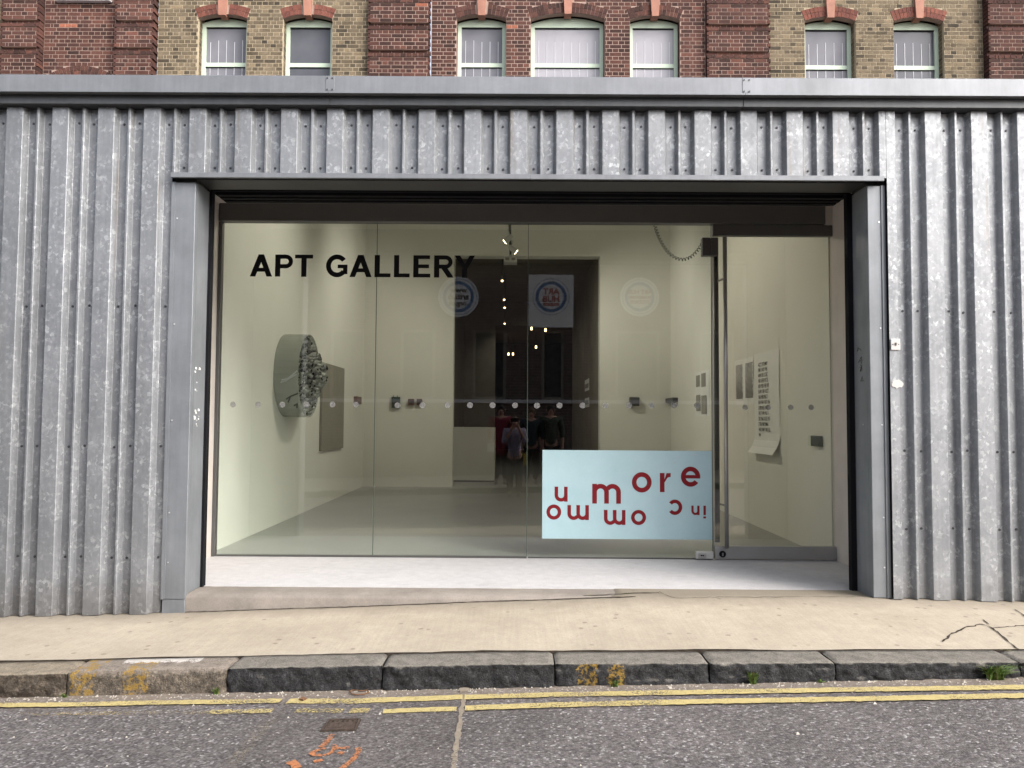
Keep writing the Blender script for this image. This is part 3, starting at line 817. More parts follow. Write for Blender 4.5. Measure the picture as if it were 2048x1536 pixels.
# structure behind the metal
fw = MB()
fw.box(-7.0, JL1-0.021, 5.80, 6.05, -0.6, 3.60); fw.box(JR0+0.021, 7.2, 5.80, 6.05, -0.6, 3.60); fw.box(JL1-0.021, JR0+0.021, 5.80, 6.05, 3.12, 3.60)
fw.build('front_wall', M['dark_box'], GAL)
ledge.build('threshold_ledge', M['ledge'], GAL, True)
GL = 7.33
XL, XR = -2.95, 3.03
f_ = MB(); f_.box(XL, XR, 6.03, GL+0.1, -0.3, 0.0); f_.build('porch_floor', M['floor'], GAL)
for gx0, gx1 in ((JL1-0.015, JL1+0.02), (JR0-0.04, JR0+0.015)):
    MB().box(gx0, gx1, 6.001, 6.06, -0.004, 3.10).build('shutter_guide', M['black'], GAL)
sh = MB().box(JL1-0.02, JR0+0.02, 6.061, 6.40, 3.115, 3.6).build('shutter_box', M['black'], GAL)
for k in range(3):
    MB().box(JL1+0.01, JR0-0.01, 6.10+k*0.09, 6.15+k*0.09, 3.092, 3.1145).build('slat', M['black'], sh)
MB().box(XL-0.1, XL, 6.051, GL+0.05, -0.3, 3.6).build('reveal_wall', M['reveal'], GAL)
MB().box(XR, XR+0.1, 6.051, GL+0.05, -0.3, 3.6).build('reveal_wall', M['reveal'], GAL)
MB().box(XL+0.001, -2.852, 7.20, GL+0.05, 0.001, 3.355).build('pier', M['reveal'], GAL)
MB().box(XL, XR, 6.401, GL+0.06, 3.36, 3.45).build('porch_ceiling', M['reveal'], GAL)
# glazing line
hz0, hz1 = P(1030, 447, GL).z, P(1030, 411, GL).z
hb = MB().cbox(-2.845, 2.955, GL-0.05, GL+0.05, hz0, hz1, 0.004).build('header_beam', M['bronze'], GAL)
MB().box(-2.85, XR-0.002, GL-0.08, GL+0.04, hz1+0.004, hz1+0.018).build('head_trim', M['alu'], GAL)
MB().box(2.956, XR-0.001, GL-0.03, GL+0.05, hz0-0.01, hz1+0.003).build('head_end', M['reveal'], GAL)
MB().cbox(-2.851, -2.818, GL-0.03, GL+0.03, 0.0, hz0-0.002, 0.002).build('side_channel', M['bronze'], GAL)
xp = [P(440, 780, GL).x, P(750, 780, GL).x, P(1055, 780, GL).x, P(1424, 780, GL).x, P(1668, 780, GL).x]
panes = []
def pane(x0, x1, z0, z1, mat, parent, y=GL):
    b = MB(); t = 0.012
    b.add([(x0,y,z0),(x1,y,z0),(x1,y,z1),(x0,y,z1)], [(0,1,2,3)], 0)
    b.add([(x0,y+t,z0),(x1,y+t,z0),(x1,y+t,z1),(x0,y+t,z1)], [(3,2,1,0)], 1)
    return b.build('glass_pane', [mat, M['glass_back']], parent)
for i in range(3):
    a, c = xp[i]+0.003, xp[i+1]-0.003
    panes.append(pane(a, c, 0.016, hz0+0.004, M['glass'], GAL))
    e = MB().box(c+0.0004, c+0.0056, GL-0.001, GL+0.013, 0.018, hz0)
    e.build('edge', M['sealant'], panes[-1])
MB().box(-2.818, xp[2], GL-0.016, GL+0.028, 0.0005, 0.0155).build('floor_channel', M['bronze'], GAL)
MB().box(xp[2]+0.012, xp[3], GL-0.006, GL+0.018, 0.0005, 0.0125).build('floor_channel', M['bronze'], GAL)

# lettering on the glass
UNIT = {
 'A': (0.99, [[[(0,0),(.245,0),(.625,1),(.375,1)]], [[(.99,0),(.745,0),(.365,1),(.615,1)]], [[(.28,.22),(.71,.22),(.645,.395),(.345,.395)]]]),
 'P': (0.80, [rect(0,0,.235,1), rect(.20,.81,.47,1)+rect(.20,.375,.47,.565), ring_polys(.47,.6875,.325,.3125,.19,-90,90,14)]),
 'T': (0.80, [rect(0,.83,.80,1), rect(.285,0,.518,.835)]),
 'G': (0.96, [ring_polys(.49,.50,.49,.515,.215,38,322,26), rect(.76,.13,.955,.53), rect(.52,.395,.955,.56)]),
 'L': (0.72, [rect(0,0,.235,1), rect(.2,0,.715,.172)]),
 'E': (0.77, [rect(0,0,.235,1), rect(.2,0,.77,.168)+rect(.2,.42,.71,.588)+rect(.2,.832,.75,1)]),
 'R': (0.89, [rect(0,0,.235,1), rect(.20,.815,.52,1)+rect(.20,.40,.52,.585), ring_polys(.52,.7,.31,.30,.185,-90,90,14), [[(.32,.42),(.57,.47),(.89,0),(.615,0)]]]),
 'Y': (0.91, [[[(0,1),(.245,1),(.565,.44),(.36,.38)]], [[(.91,1),(.67,1),(.35,.44),(.55,.38)]], rect(.338,0,.572,.43)]),
}
def letter(ch, x0, z0, w, h, parent, mat, yf, strokes=None):
    uw, parts = strokes if strokes else UNIT[ch]
    b = MB()
    for k, polys in enumerate(parts):
        for pl in polys:
            b.prism([(x0+p[0]/uw*w, z0+p[1]*h) for p in pl], yf-0.0012-0.0004*k, yf-0.0003)
    return b.build('letter', mat, parent)
spans = [('A',82,265),('P',288,435),('T',450,598),('G',705,882),('A',898,1080),('L',1103,1235),('L',1262,1392),('E',1420,1560),('R',1590,1752),('Y',1758,1925)]
zb = P(725, 480+304/4.096, GL).z; zh = 45.0*GL/F_PX
for i, (ch, a, c) in enumerate(spans):
    x0 = P(480+a/4.096, 530, GL).x; x1 = P(480+c/4.096, 530, GL).x
    letter(ch, x0, zb, x1-x0, zh, panes[0] if i < 5 else panes[1], M['vinyl_black'], GL - (0.0015 if ch == 'L' else 0))
# manifestation dots
for px in (466, 516, 565, 613, 665, 712): 
    p = P(px, 809, GL); MB().prism(arc_pts(p.x, p.z, 0.028, 0.028, 0, 345, 23), GL-0.0009, GL-0.0003).build('dot', M['dot'], panes[0])
for px in (795, 845, 895, 940, 985, 1030):
    p = P(px, 810.5, GL); MB().prism(arc_pts(p.x, p.z, 0.028, 0.028, 0, 345, 23), GL-0.0009, GL-0.0003).build('dot', M['dot'], panes[1])
for px in (1074, 1119, 1165, 1211, 1258, 1303, 1348, 1394):
    p = P(px, 811, GL); MB().prism(arc_pts(p.x, p.z, 0.028, 0.028, 0, 345, 23), GL-0.0009, GL-0.0003).build('dot', M['dot'], panes[2])

# glass door with its rails and long pull handle
dx0, dx1 = xp[3]+0.012, P(1667, 780, GL).x
door = pane(dx0+0.003, dx1-0.003, 0.02, hz0-0.03, M['glass_door'], GAL, GL-0.004); door.name = 'glass_door'
dz = lambda py: P(1540, py, GL).z
MB().cbox(dx0, dx1, GL-0.03, GL+0.03, dz(473), dz(450.5), 0.003).build('top_rail', M['bronze'], door)
MB().cbox(dx0, dx1, GL-0.03, GL+0.03, 0.012, dz(1092), 0.003).build('bottom_rail', M['alu'], door)
hx = P(1449, 780, 7.25).x
MB().tube([(hx+0.012, 7.25, P(1449,1097,7.25).z), (hx+0.012, 7.25, P(1449,474,7.25).z)], 0.019, 14).build('handle', M['steel'], door, True)
MB().tube([(hx-0.03, 7.42, P(1449,1090,7.25).z), (hx-0.03, 7.42, P(1449,474,7.25).z+0.03)], 0.024, 14).build('handle', M['bronze'], door, True)
for py in (560, 1010): MB().tube([(hx+0.012, 7.25, dz(py)), (hx-0.02, 7.42, dz(py))], 0.010, 10).build('handle_fixing', M['steel'], door, True)
MB().box(dx1+0.001, dx1+0.005, GL-0.01, GL+0.02, 0.02, hz0-0.02).build('edge', M['sealant'], door)
MB().box(dx0-0.004, dx0+0.002, GL-0.006, GL+0.012, 0.10, dz(515)).build('edge', M['alu'], door)
lk = P(1445, 1108, GL-0.03)
lo = MB().tube([(lk.x, GL-0.0305, lk.z), (lk.x, GL-0.040, lk.z)], 0.031, 20).build('lock', M['black'], door)
MB().box(lk.x-0.006, lk.x+0.006, GL-0.046, GL-0.0405, lk.z-0.016, lk.z+0.012).build('key_slot', M['steel'], lo)
q0, q1 = P(1405, 511, GL-0.03), P(1436, 473, GL-0.03)
pf = MB().cbox(q0.x, (q0.x+q1.x)/2+0.001, GL-0.028, GL+0.04, q0.z, q1.z-0.01, 0.003); pf.cbox((q0.x+q1.x)/2+0.004, q1.x, GL-0.036, GL+0.04, q0.z, q1.z-0.01, 0.003)
pf.build('patch_fitting', M['bronze'], door)
q0, q1 = P(1392, 1117, GL-0.05), P(1427, 1103.5, GL-0.05)
bl = MB().cbox(q0.x, q1.x, GL-0.05, GL-0.007, 0.013, q1.z, 0.003).build('bolt_box', M['white'], GAL)
MB().cbox(q0.x+0.02, q0.x+0.095, GL-0.056, GL-0.0505, 0.022, q1.z-0.014, 0.002).build('cover', M['alu'], bl)
kc = MB()
for d in (-0.008, 0.008): kc.tube([(q0.x+0.058+d, GL-0.0565, (q1.z+0.01)/2), (q0.x+0.058+d, GL-0.059, (q1.z+0.01)/2)], 0.007, 10)
kc.build('keyhole', M['black'], bl)
for px in (1490, 1536, 1581, 1622):
    p = P(px, 814.5, GL); MB().prism(arc_pts(p.x, p.z, 0.026, 0.026, 0, 345, 23), GL-0.0052, GL-0.0043).build('dot', M['dot'], door)

# rooms behind the glass
YB, YC, YD = 14.94, 22.0, 34.0
RL, RR, CEIL = -2.93, 3.02, 5.25
ox0, ox1, oz = P(906, 800, YB).x, P(1200, 800, YB).x, P(1050, 512, YB).z
W = M['white_wall']
def side_wall(name, x0, x1):
    prof = [(GL+0.0515, -0.05), (YB, -0.05), (YB, CEIL), (10.6, CEIL), (GL+0.2, 4.01), (GL+0.0515, 4.01)]
    n = len(prof)
    return MB().add([(x, y, z) for x in (x0, x1) for y, z in prof],
        [list(range(n))[::-1], list(range(n, 2*n))] + [(i, (i+1) % n, n+(i+1) % n, n+i) for i in range(n)]).build(name, W, GAL)
side_wall('left_wall', RL-0.12, RL); side_wall('right_wall', RR, RR+0.12)
bw = MB(); bw.box(RL-0.12, ox0, YB, YB+0.3, -0.05, CEIL); bw.box(ox1, RR+0.12, YB, YB+0.3, -0.05, CEIL); bw.box(ox0, ox1, YB, YB+0.3, oz, CEIL)
bw.build('back_wall', W, GAL)
MB().box(RL-0.12, RR+0.12, GL+0.051, GL+0.2, hz1+0.02, 4.05).build('bulkhead', W, GAL)
MB().box(RL-0.12, RR+0.12, GL+0.101, YB+0.3, -0.3, -0.001).build('room_floor', M['room_floor'], GAL)
def slope(name, x0, x1, pts, t, mat):          # a deck following (y, z) points, t thick
    b = MB(); n = len(pts)
    vs = [(x, y, z+d) for x in (x0, x1) for d in (0, t) for (y, z) in pts]
    fs = []
    for k in range(n-1):
        fs += [(k, k+1, 2*n+k+1, 2*n+k), (n+k, 3*n+k, 3*n+k+1, n+k+1), (k, n+k, n+k+1, k+1), (2*n+k, 2*n+k+1, 3*n+k+1, 3*n+k)]
    fs += [(0, 2*n, 3*n, n), (n-1, 2*n-1, 4*n-1, 3*n-1)]
    return b.add(vs, fs).build(name, mat, GAL)
slope('ceiling', RL-0.12, RR+0.12, [(GL+0.2, 4.02), (10.6, CEIL+0.001), (YB+0.3, CEIL+0.001)], 0.06, M['ceiling'])
slope('roof', -7.0, 7.2, [(GL+0.051, 4.06), (10.6, CEIL+0.08), (14.28, CEIL+0.08)], 0.06, M['roofing'])
MB().box(-7.0, 7.2, 5.801, GL+0.05, 3.601, 3.66).build('roof', M['roofing'], GAL)
MB().box(-7.0, RL-0.13, GL+0.051, 7.5, -0.4, 4.05).build('outer_wall', M['dark_box'], GAL)
MB().box(RR+0.13, 7.2, GL+0.051, 7.5, -0.4, 4.05).build('outer_wall', M['dark_box'], GAL)
DW = M['brown_wall']
# room behind the opening, and the dark space beyond it
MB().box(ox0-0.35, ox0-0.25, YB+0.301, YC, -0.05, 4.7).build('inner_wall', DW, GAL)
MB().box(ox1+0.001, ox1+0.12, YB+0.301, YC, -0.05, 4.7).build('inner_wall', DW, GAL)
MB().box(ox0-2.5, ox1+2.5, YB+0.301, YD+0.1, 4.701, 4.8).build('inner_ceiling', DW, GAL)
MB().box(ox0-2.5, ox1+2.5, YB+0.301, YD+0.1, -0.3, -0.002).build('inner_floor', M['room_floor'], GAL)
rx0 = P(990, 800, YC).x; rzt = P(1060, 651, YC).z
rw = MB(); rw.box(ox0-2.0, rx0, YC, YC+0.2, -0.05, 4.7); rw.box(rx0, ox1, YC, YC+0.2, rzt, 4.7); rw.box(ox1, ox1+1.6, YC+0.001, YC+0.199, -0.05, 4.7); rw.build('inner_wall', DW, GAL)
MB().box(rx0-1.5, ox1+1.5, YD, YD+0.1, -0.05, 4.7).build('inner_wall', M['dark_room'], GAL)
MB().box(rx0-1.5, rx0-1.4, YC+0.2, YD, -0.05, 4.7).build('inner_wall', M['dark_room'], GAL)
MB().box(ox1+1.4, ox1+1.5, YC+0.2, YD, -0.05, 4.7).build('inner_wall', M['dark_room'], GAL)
c0, c1 = P(908, 963, 16.3), P(990, 855, 16.3)
cn = MB().cbox(c0.x-0.2, c1.x, 16.3, 16.9, 0.02, c1.z, 0.004).build('reception_counter', M['white_wall'], None)
MB().box(c0.x-0.19, c1.x-0.02, 16.33, 16.88, 0.0, 0.0195).build('plinth', M['black'], cn)
tag(cn, 'plain white counter standing in the dark opening of the gallery', 'counter')
# ------------------------------------------------------------------ things shown in the gallery
def poster():
    a, c = P(1083, 1077, GL), P(1424, 902, GL)
    t = empty('window_poster', ((a.x+c.x)/2, GL, a.z), 'pale blue window poster with scattered dark red letters', 'poster')
    sh = MB().box(xp[2]+0.145, xp[3]-0.006, GL-0.0012, GL-0.0004, a.z, c.z).build('film', M['poster'], t)
    Y = GL-0.0012
    def px(u, v): return P(1060+u/5.12, 880+v/5.12, GL)
    def put(kind, u0, u1, v0, v1, rot=False, st=None):
        p0, p1 = px(u0, v1), px(u1, v0); w, h = p1.x-p0.x, p1.z-p0.z; s = st/5.12*GL/F_PX
        L = []
        if kind == 'o': L = [ring_polys(w/2, h/2, w/2, h/2, s, 0, 360, 32)]
        elif kind == 'c': L = [ring_polys(w/2+0.04*w, h/2, w/2+0.04*w, h/2, s, 38, 322, 26)]
        elif kind == 'e': L = [ring_polys(w/2, h/2, w/2, h/2, s, 0, 322, 28), rect(s*0.6, h/2-s*0.38, w, h/2+s*0.36)]
        elif kind == 'u':
            r = w/2; L = [rect(0, r, s, h), rect(w-s, 0, w, h), ring_polys(w/2, r, r, r, s, 180, 360, 16)]
        elif kind == 'm':
            sp = (w+s)/2; r = sp/2
            L = [rect(0, 0, s, h), rect(sp-s, 0, sp, h-r), rect(w-s, 0, w, h-r), ring_polys(r, h-r, r, r, s, 0, 165, 14), ring_polys(w-r, h-r, r, r, s, 0, 150, 14)]
        elif kind == 'r':
            L = [rect(0, 0, s, h), [[(s*0.8, h*0.42), (s*1.0, h*0.66), (w*0.62, h*0.99), (w, h), (w, h*0.80), (w*0.72, h*0.76)]]]
        elif kind == 'i': L = [rect(0, 0, w, h*0.74), rect(-w*0.05, h*0.84, w*1.05, h)]
        b = MB()
        for k, polys in enumerate(L):
            for pl in polys:
                q = [((w-x) if rot else x, (h-z) if rot else z) for x, z in pl]
                b.prism([(p0.x+x, p0.z+z) for x, z in q], Y-0.0012-0.0003*k, Y-0.0002)
        b.build('letter', M['vinyl_red'], sh)
    put('u', 252, 385, 478, 630, False, 35); put('m', 637, 930, 450, 650, False, 47); put('o', 1043, 1245, 330, 537, False, 47)
    put('r', 1330, 1440, 338, 533, False, 47); put('e', 1545, 1742, 273, 478, False, 47)
    put('o', 168, 320, 660, 815, False, 36); put('m', 383, 603, 667, 818, True, 36); put('m', 757, 977, 717, 868, True, 36)
    put('o', 1035, 1188, 716, 870, False, 36); put('c', 1420, 1558, 610, 767, True, 36); put('u', 1652, 1735, 672, 768, False, 23)
    put('i', 1776, 1800, 672, 803, True, 23)
    sc = MB(); rnd = random.Random(5)
    for (u, v, n_) in ((1650, 140, 6), (1500, 210, 4)):
        for k in range(n_):
            p = px(u+rnd.uniform(-60, 50), v+rnd.uniform(-25, 35)); a_ = rnd.uniform(-0.9, -0.2); l = rnd.uniform(0.02, 0.045)
            d = Vector((math.cos(a_), 0, -math.sin(a_)))*l
            sc.tube([(p.x, Y-0.0005, p.z), (p.x+d.x*0.5, Y-0.0005, p.z+d.z*0.7), (p.x+d.x, Y-0.0005, p.z+d.z)], [0.001, 0.0022, 0.0008], 4)
    sc.build('scratches', M['bar'], sh)['kind'] = 'stuff'
poster()

def sculpture():
    y0, y1 = 9.30, 10.36; cy, rad = (y0+y1)/2, (y1-y0)/2
    cz = (PX(600, 666, -2.62).z + PX(600, 828, -2.62).z)/2; rad = 0.53
    t = empty('wall_sculpture', (RL, cy, cz), 'round smoky drum on the white wall, its end packed with rolled tubes', 'sculpture')
    n = 40; b = MB(); X0, X1 = RL+0.002, RL+0.30
    ring = lambda x, r: [(x, cy+r*math.cos(2*math.pi*k/n), cz+r*math.sin(2*math.pi*k/n)) for k in range(n)]
    b.add(ring(X0, rad)+ring(X1, rad)+ring(X1, rad-0.012)+ring(X0, rad-0.012),
          [(i*n+k, i*n+(k+1) % n, ((i+1) % 4)*n+(k+1) % n, ((i+1) % 4)*n+k) for i in range(4) for k in range(n)])
    b.build('drum', M['acrylic'], t, False)
    b = MB(); b.add(ring(X1-0.05, rad-0.013), [list(range(n))]); b.add(ring(X1-0.058, rad-0.013), [list(range(n))[::-1]]); b.build('backing', M['dark_box'], t)
    rnd = random.Random(3); b = MB()
    for _ in range(330):
        a = rnd.uniform(0, 2*math.pi); r = (rad-0.035)*math.sqrt(rnd.random()); dy, dz = r*math.cos(a), r*math.sin(a)
        h = 0.03 + 0.19*math.exp(-((dy-0.22)**2/0.07+(dz-0.03)**2/0.045)) + rnd.uniform(-0.02, 0.03)
        ax = Vector((1, rnd.uniform(-.5, .5)+dy*0.5, rnd.uniform(-.5, .5)+dz*0.5)).normalized()
        c = Vector((X1-0.045+h, cy+dy, cz+dz)); rr = rnd.uniform(0.019, 0.031); L = rnd.uniform(0.05, 0.09)
        b.tube([c-ax*L, c], [rr*0.9, rr], 7, 0, False)
        b.tube([c-ax*0.002, c-ax*L*0.8], [rr*0.84, rr*0.7], 7, 1, False)
    tag(b.build('rolled_tubes', [M['tubes'], M['tube_inner_shade']], t), kind='stuff')
    # small bird drawings on the drum's side
    def side(u, v):                 # u 0..1 along the drum, v angle
        a = R(v); return (X0+(X1-X0)*u, cy+(rad+0.002)*math.cos(a), cz+(rad+0.002)*math.sin(a))
    for pts, m in (([(0.30, 192), (0.5, 190), (0.95, 181)], 'bar'), ([(0.34, 189), (0.6, 187), (0.97, 177)], 'bar'),
                   ([(0.45, 216), (0.62, 212), (0.97, 207)], 'dark_box'), ([(0.5, 221), (0.62, 213)], 'dark_box'), ([(0.72, 227), (0.86, 223), (0.80, 231)], 'dark_box')):
        MB().tube([side(u, v) for u, v in pts], 0.009, 6).build('bird_mark', M[m], t)
sculpture()

def wall_panel():
    a = PX(641, 724, RL); c = PX(682, 895, RL)
    o = MB().cbox(RL+0.001, RL+0.04, a.y, c.y, PX(641, 902, RL).z, a.z, 0.003).build('wall_panel', M['grey_board'], None)
    tag(o, 'tall plain grey panel hung on the wall behind the round drum', 'panel')
wall_panel()
def wall_thing(name, label, px0, px1, py0, py1, where, mat, depth=0.08, cat='box', extra=None):
    if where == 'back': a, c = P(px0, py1, YB), P(px1, py0, YB); args = (a.x, c.x, YB-depth, YB-0.0005, a.z, c.z)
    elif where == 'left':
        a, c = PX(px0, py1, RL), PX(px1, py0, RL); args = (RL+0.0005, RL+depth, a.y, c.y, a.z, c.z)
    else:
        a, c = PX(px0, py1, RR), PX(px1, py0, RR); args = (RR-depth, RR-0.0005, c.y, a.y, a.z, c.z)
    t = empty(name, ((args[0]+args[1])/2, (args[2]+args[3])/2, args[4]), label, cat)
    MB().cbox(*args, 0.006).build('body', mat, t)
    if where == 'back':
        w_ = args[1]-args[0]; h_ = args[5]-args[4]
        MB().cbox(args[0]+w_*0.2, args[1]-w_*0.2, args[2]-0.012, args[2]-0.0005, args[4]+h_*0.25, args[5]-h_*0.3, 0.003).build('face', M['dark_box'], t)
    return t
wall_thing('wall_box', 'dark green box with two pegs on the gallery back wall', 784, 801, 794, 816, 'back', M['dark_green'])
gb = bpy.data.objects['wall_box']
for px in (787, 795):
    p = P(px, 794, YB-0.04); MB().tube([(p.x, p.y, p.z), (p.x, p.y, p.z+0.03)], 0.008, 6).build('peg', M['dark_green'], gb)
wall_thing('wall_box', 'small brown square box beside the dark green one on the back wall', 817, 829, 798, 811, 'back', M['brown_box'])
wall_thing('wall_box', 'small brown and grey box nearest the dark opening on the back wall', 834, 845, 798, 811, 'back', M['brown_box'])
wall_thing('wall_box', 'dark grey round-edged unit on the back wall beyond the glass door side', 1258, 1277, 795, 812, 'back', M['dark_box'], 0.12)
wall_thing('wall_bracket', 'small dark bracket near the corner of the white wall', 1339, 1356, 795, 806, 'right', M['dark_box'], 0.10, 'bracket')
wall_thing('wall_bracket', 'small brown bracket on the wall past the grey panel', 707, 716, 794, 808, 'left', M['brown_box'], 0.07, 'bracket')
wall_thing('push_button_box', 'green push button box on the white wall just inside the door', 1630, 1646, 872, 892, 'right', M['dark_green'], 0.045, 'button box')
p = PX(1624, 880, RR)
MB().cbox(RR-0.02, RR-0.0005, p.y-0.05, p.y+0.06, p.z-0.06, p.z+0.05, 0.003).build('back_plate', M['glass_back'], bpy.data.objects['push_button_box'])

# printed sheets on the right-hand wall
def sheet_paper(name, label, py_top, py_bot, px_far, px_near, curl=0.0, mat='paper'):
    y1, y0 = PX(px_far, 780, RR).y, PX(px_near, 780, RR).y
    zt, zb_ = PX(px_near, py_top, RR).z, PX(px_near, py_bot, RR).z
    t = empty(name, (RR, (y0+y1)/2, zb_), label, 'print')
    rows = 14; b = MB(); vs = []
    for k in range(rows+1):
        s_ = k/rows; z = zt+(zb_-zt)*s_; x = RR-0.004-0.004*math.sin(s_*5)
        if curl and s_ > 0.78:
            q = (s_-0.78)/0.22; x -= curl*q*q; z += curl*0.25*q*q
        for y in (y0, (y0+y1)/2, y1): vs.append((x, y, z))
    fs = [(k*3+i, k*3+i+1, k*3+i+4, k*3+i+3) for k in range(rows) for i in range(2)]
    m_ = len(vs); b.add(vs, fs); b.add([(x+0.0012, y, z) for x, y, z in vs], [f[::-1] for f in fs])
    b.build('sheet', M[mat], t); return t, y0, y1, zt, zb_
ROT_R = Matrix(((0, 0, -1, 0), (-1, 0, 0, 0), (0, 1, 0, 0), (0, 0, 0, 1)))     # text reading on the wall at RR, seen from the room
def wall_text(s, size, y, z, parent, sx=1.0, bold=0.0, name='print_line', x=None):
    me = text_mesh(name, s, size, M['ink'], bold, 'LEFT', 0, sx)
    me.transform(Matrix.Translation((RR-0.0105 if x is None else x, y, z)) @ ROT_R)
    return link(name, me, parent)
t, y0, y1, zt, zb_ = sheet_paper('text_print', 'long hanging print with a block of bold dates, its lower end curling off the wall', 695, 915, 1510, 1560, 0.10)
lines = ['4 OCT 1977 8 MAY', '1945 11 NOV 1945', '4 APR 1950 12 DEC', '1950 16 FEB 1957 25', 'NOV 1958 1 FEB 1959', '30 APR 1959 10 OCT', '1962 4 FEB 1963 23', 'NOV 1964 1 NOV 1964',
         '23 FEB 1965 3 MAR', '1965 17 APR 1965 11', 'DEC 1965 30 DEC 1967', '27 FEB 1968 20 MAR', '1968 21 MAY 1968 5 JUL', '1969']
h = (zt-zb_)*0.74/len(lines)
for i, s in enumerate(lines):
    wall_text(s, h*0.98, y1-0.16, zt-0.13-h*(i+0.3), t, 0.66, 0.012*h)
t, y0, y1, zt, zb_ = sheet_paper('text_print', 'short print with two columns of fine text beside the hanging dates', 712, 808, 1471, 1508)
for c in range(2):
    b = MB(); rnd = random.Random(c)
    for k in range(30):
        z = zt-0.08-k*(zt-zb_-0.15)/30; ya = y1-0.05-c*0.43; w_ = 0.33*(1-rnd.random()*0.12)
        b.box(RR-0.0105, RR-0.0095, ya-w_, ya, z, z+0.0075)
    tag(b.build('text_column', M['ink_grey'], t), kind='stuff')
t, y0, y1, zt, zb_ = sheet_paper('text_print', 'tall pale print hanging just behind the door edge', 727, 845, 1424, 1438)
b = MB()
for k in range(16): b.box(RR-0.0105, RR-0.0095, y0+0.1, y0+0.1+0.12*(0.6+0.4*random.random()), zt-0.35-k*0.035, zt-0.34-k*0.035)
tag(b.build('text_column', M['ink'], t), kind='stuff')
t, y0, y1, zt, zb_ = sheet_paper('image_print', 'pale print with four small grey pictures deeper along the white wall', 738, 832, 1390, 1419)
for (u, v, w_, h_) in ((0.12, 0.08, 0.28, 0.26), (0.5, 0.06, 0.3, 0.3), (0.12, 0.52, 0.3, 0.36), (0.5, 0.55, 0.34, 0.4)):
    MB().box(RR-0.0112, RR-0.0102, y1-(y1-y0)*(u+w_), y1-(y1-y0)*u, zt-(zt-zb_)*(v+h_), zt-(zt-zb_)*v).build('picture', M['paper_grey'], t)

# lighting track and lamps
def spot_head(parent, c, aim, s=1.0, lampmat='lamp'):
    c = Vector(c); d = Vector(aim).normalized()
    o = MB().tube([c-d*0.09*s, c-d*0.02*s, c+d*0.06*s], [0.03*s, 0.045*s, 0.05*s], 12).build('lamp_head', M['white'], parent, False)
    MB().tube([c+d*0.0605*s, c+d*0.066*s], 0.043*s, 12).build('bulb', M[lampmat], o)
    MB().tube([c-d*0.05*s, Vector((c.x, c.y, c.z+0.16*s))], 0.010*s, 6).build('stem', M['white'], o)
    return o
TX = P(1020, 480, 12.5).x
tr = empty('lighting_track', (TX, 11.2, 4.34), 'ceiling lighting track with lit white spot lamps inside the gallery', 'track light')
MB().box(TX-0.02, TX+0.02, 8.2, 14.2, 4.34, 4.38).build('rail', M['dark_box'], tr)
for y in (8.6, 11.4, 14.0): MB().tube([(TX, y, 4.38), (TX, y, 4.45+min(0.8, (y-7.53)*0.4))], 0.008, 6).build('hanger', M['dark_box'], tr)
def spot_light(loc, aim, power, size=R(115)):
    l = bpy.data.lights.new('spot_lamp', 'SPOT'); l.energy = power; l.spot_size = size; l.spot_blend = 0.9; l.color = (1.0, 0.92, 0.79); l.shadow_soft_size = 0.06
    o = bpy.data.objects.new('spot_lamp', l); COL.objects.link(o); o.location = loc
    o.rotation_euler = (-Vector(aim)).to_track_quat('Z', 'Y').to_euler(); return o
LAMP_W = 74
for (y, ax, ay, dx) in ((9.3, -1.0, -0.2, 0), (10.4, 1.0, -0.2, 0), (12.15, -1.0, 0.45, -0.03), (12.9, 1.0, 0.4, 0.05)):
    c = (TX+dx, y, 4.18); aim = (ax, ay, -0.75)
    spot_head(tr, c, aim)
    d = Vector(aim).normalized(); spot_light(Vector(c)+d*0.10, d, LAMP_W)
# hanging projector at the end of the track
pj = P(1021, 522, 14.1)
t = empty('hanging_projector', tuple(pj), 'white box unit hanging from the lighting track before the dark opening', 'projector')
MB().cbox(pj.x-0.12, pj.x+0.12, 13.9, 14.2, pj.z-0.055, pj.z+0.045, 0.01).build('body', M['white'], t)
MB().box(pj.x-0.09, pj.x-0.02, 13.893, 13.8995, pj.z-0.03, pj.z+0.02).build('grille', M['grey_board'], t)
MB().box(pj.x+0.02, pj.x+0.09, 13.893, 13.8995, pj.z-0.03, pj.z+0.02).build('grille', M['grey_board'], t)
MB().tube([(pj.x, 14.05, pj.z+0.045), (pj.x, 14.05, 4.34)], 0.015, 8).build('hanger', M['white'], t)
# lamps in the further rooms
tb = empty('lighting_track', (P(1008, 600, 18).x, 18, 4.6), 'second lamp track in the dark room through the opening', 'track light')
tx = P(1008, 600, 18).x
MB().box(tx-0.02, tx+0.02, 15.3, 21.8, 4.62, 4.66).build('rail', M['dark_box'], tb)
MB().tube([(tx, 16, 4.66), (tx, 16, 4.70)], 0.01, 6).build('hanger', M['dark_box'], tb); MB().tube([(tx, 21, 4.66), (tx, 21, 4.70)], 0.01, 6).build('hanger', M['dark_box'], tb)
for (px, py, y) in ((1004, 560, 15.6), (1008, 598, 17.6), (1009, 614, 18.8), (1009, 646, 21.2)):
    p = P(px, py, y); spot_head(tb, (p.x, p.y, p.z), (0.1, -0.75, -0.65), 0.55, 'lamp_dim')
    spot_light(p+Vector((0.01, -0.07, -0.06)), (0.25, 0.3, -0.7), 7, R(150))
    MB().tube([(p.x, p.y, p.z+0.12), (tx, p.y, 4.62)], 0.006, 6).build('cord', M['dark_box'], tb)
LAMP_LABELS = ['one of two warm lamps hanging low and close together in the dark back room']*2 + ['single warm lamp hanging apart from both pairs in the dark back room'] + ['one of two high warm lamps under the reflected square sign']*2
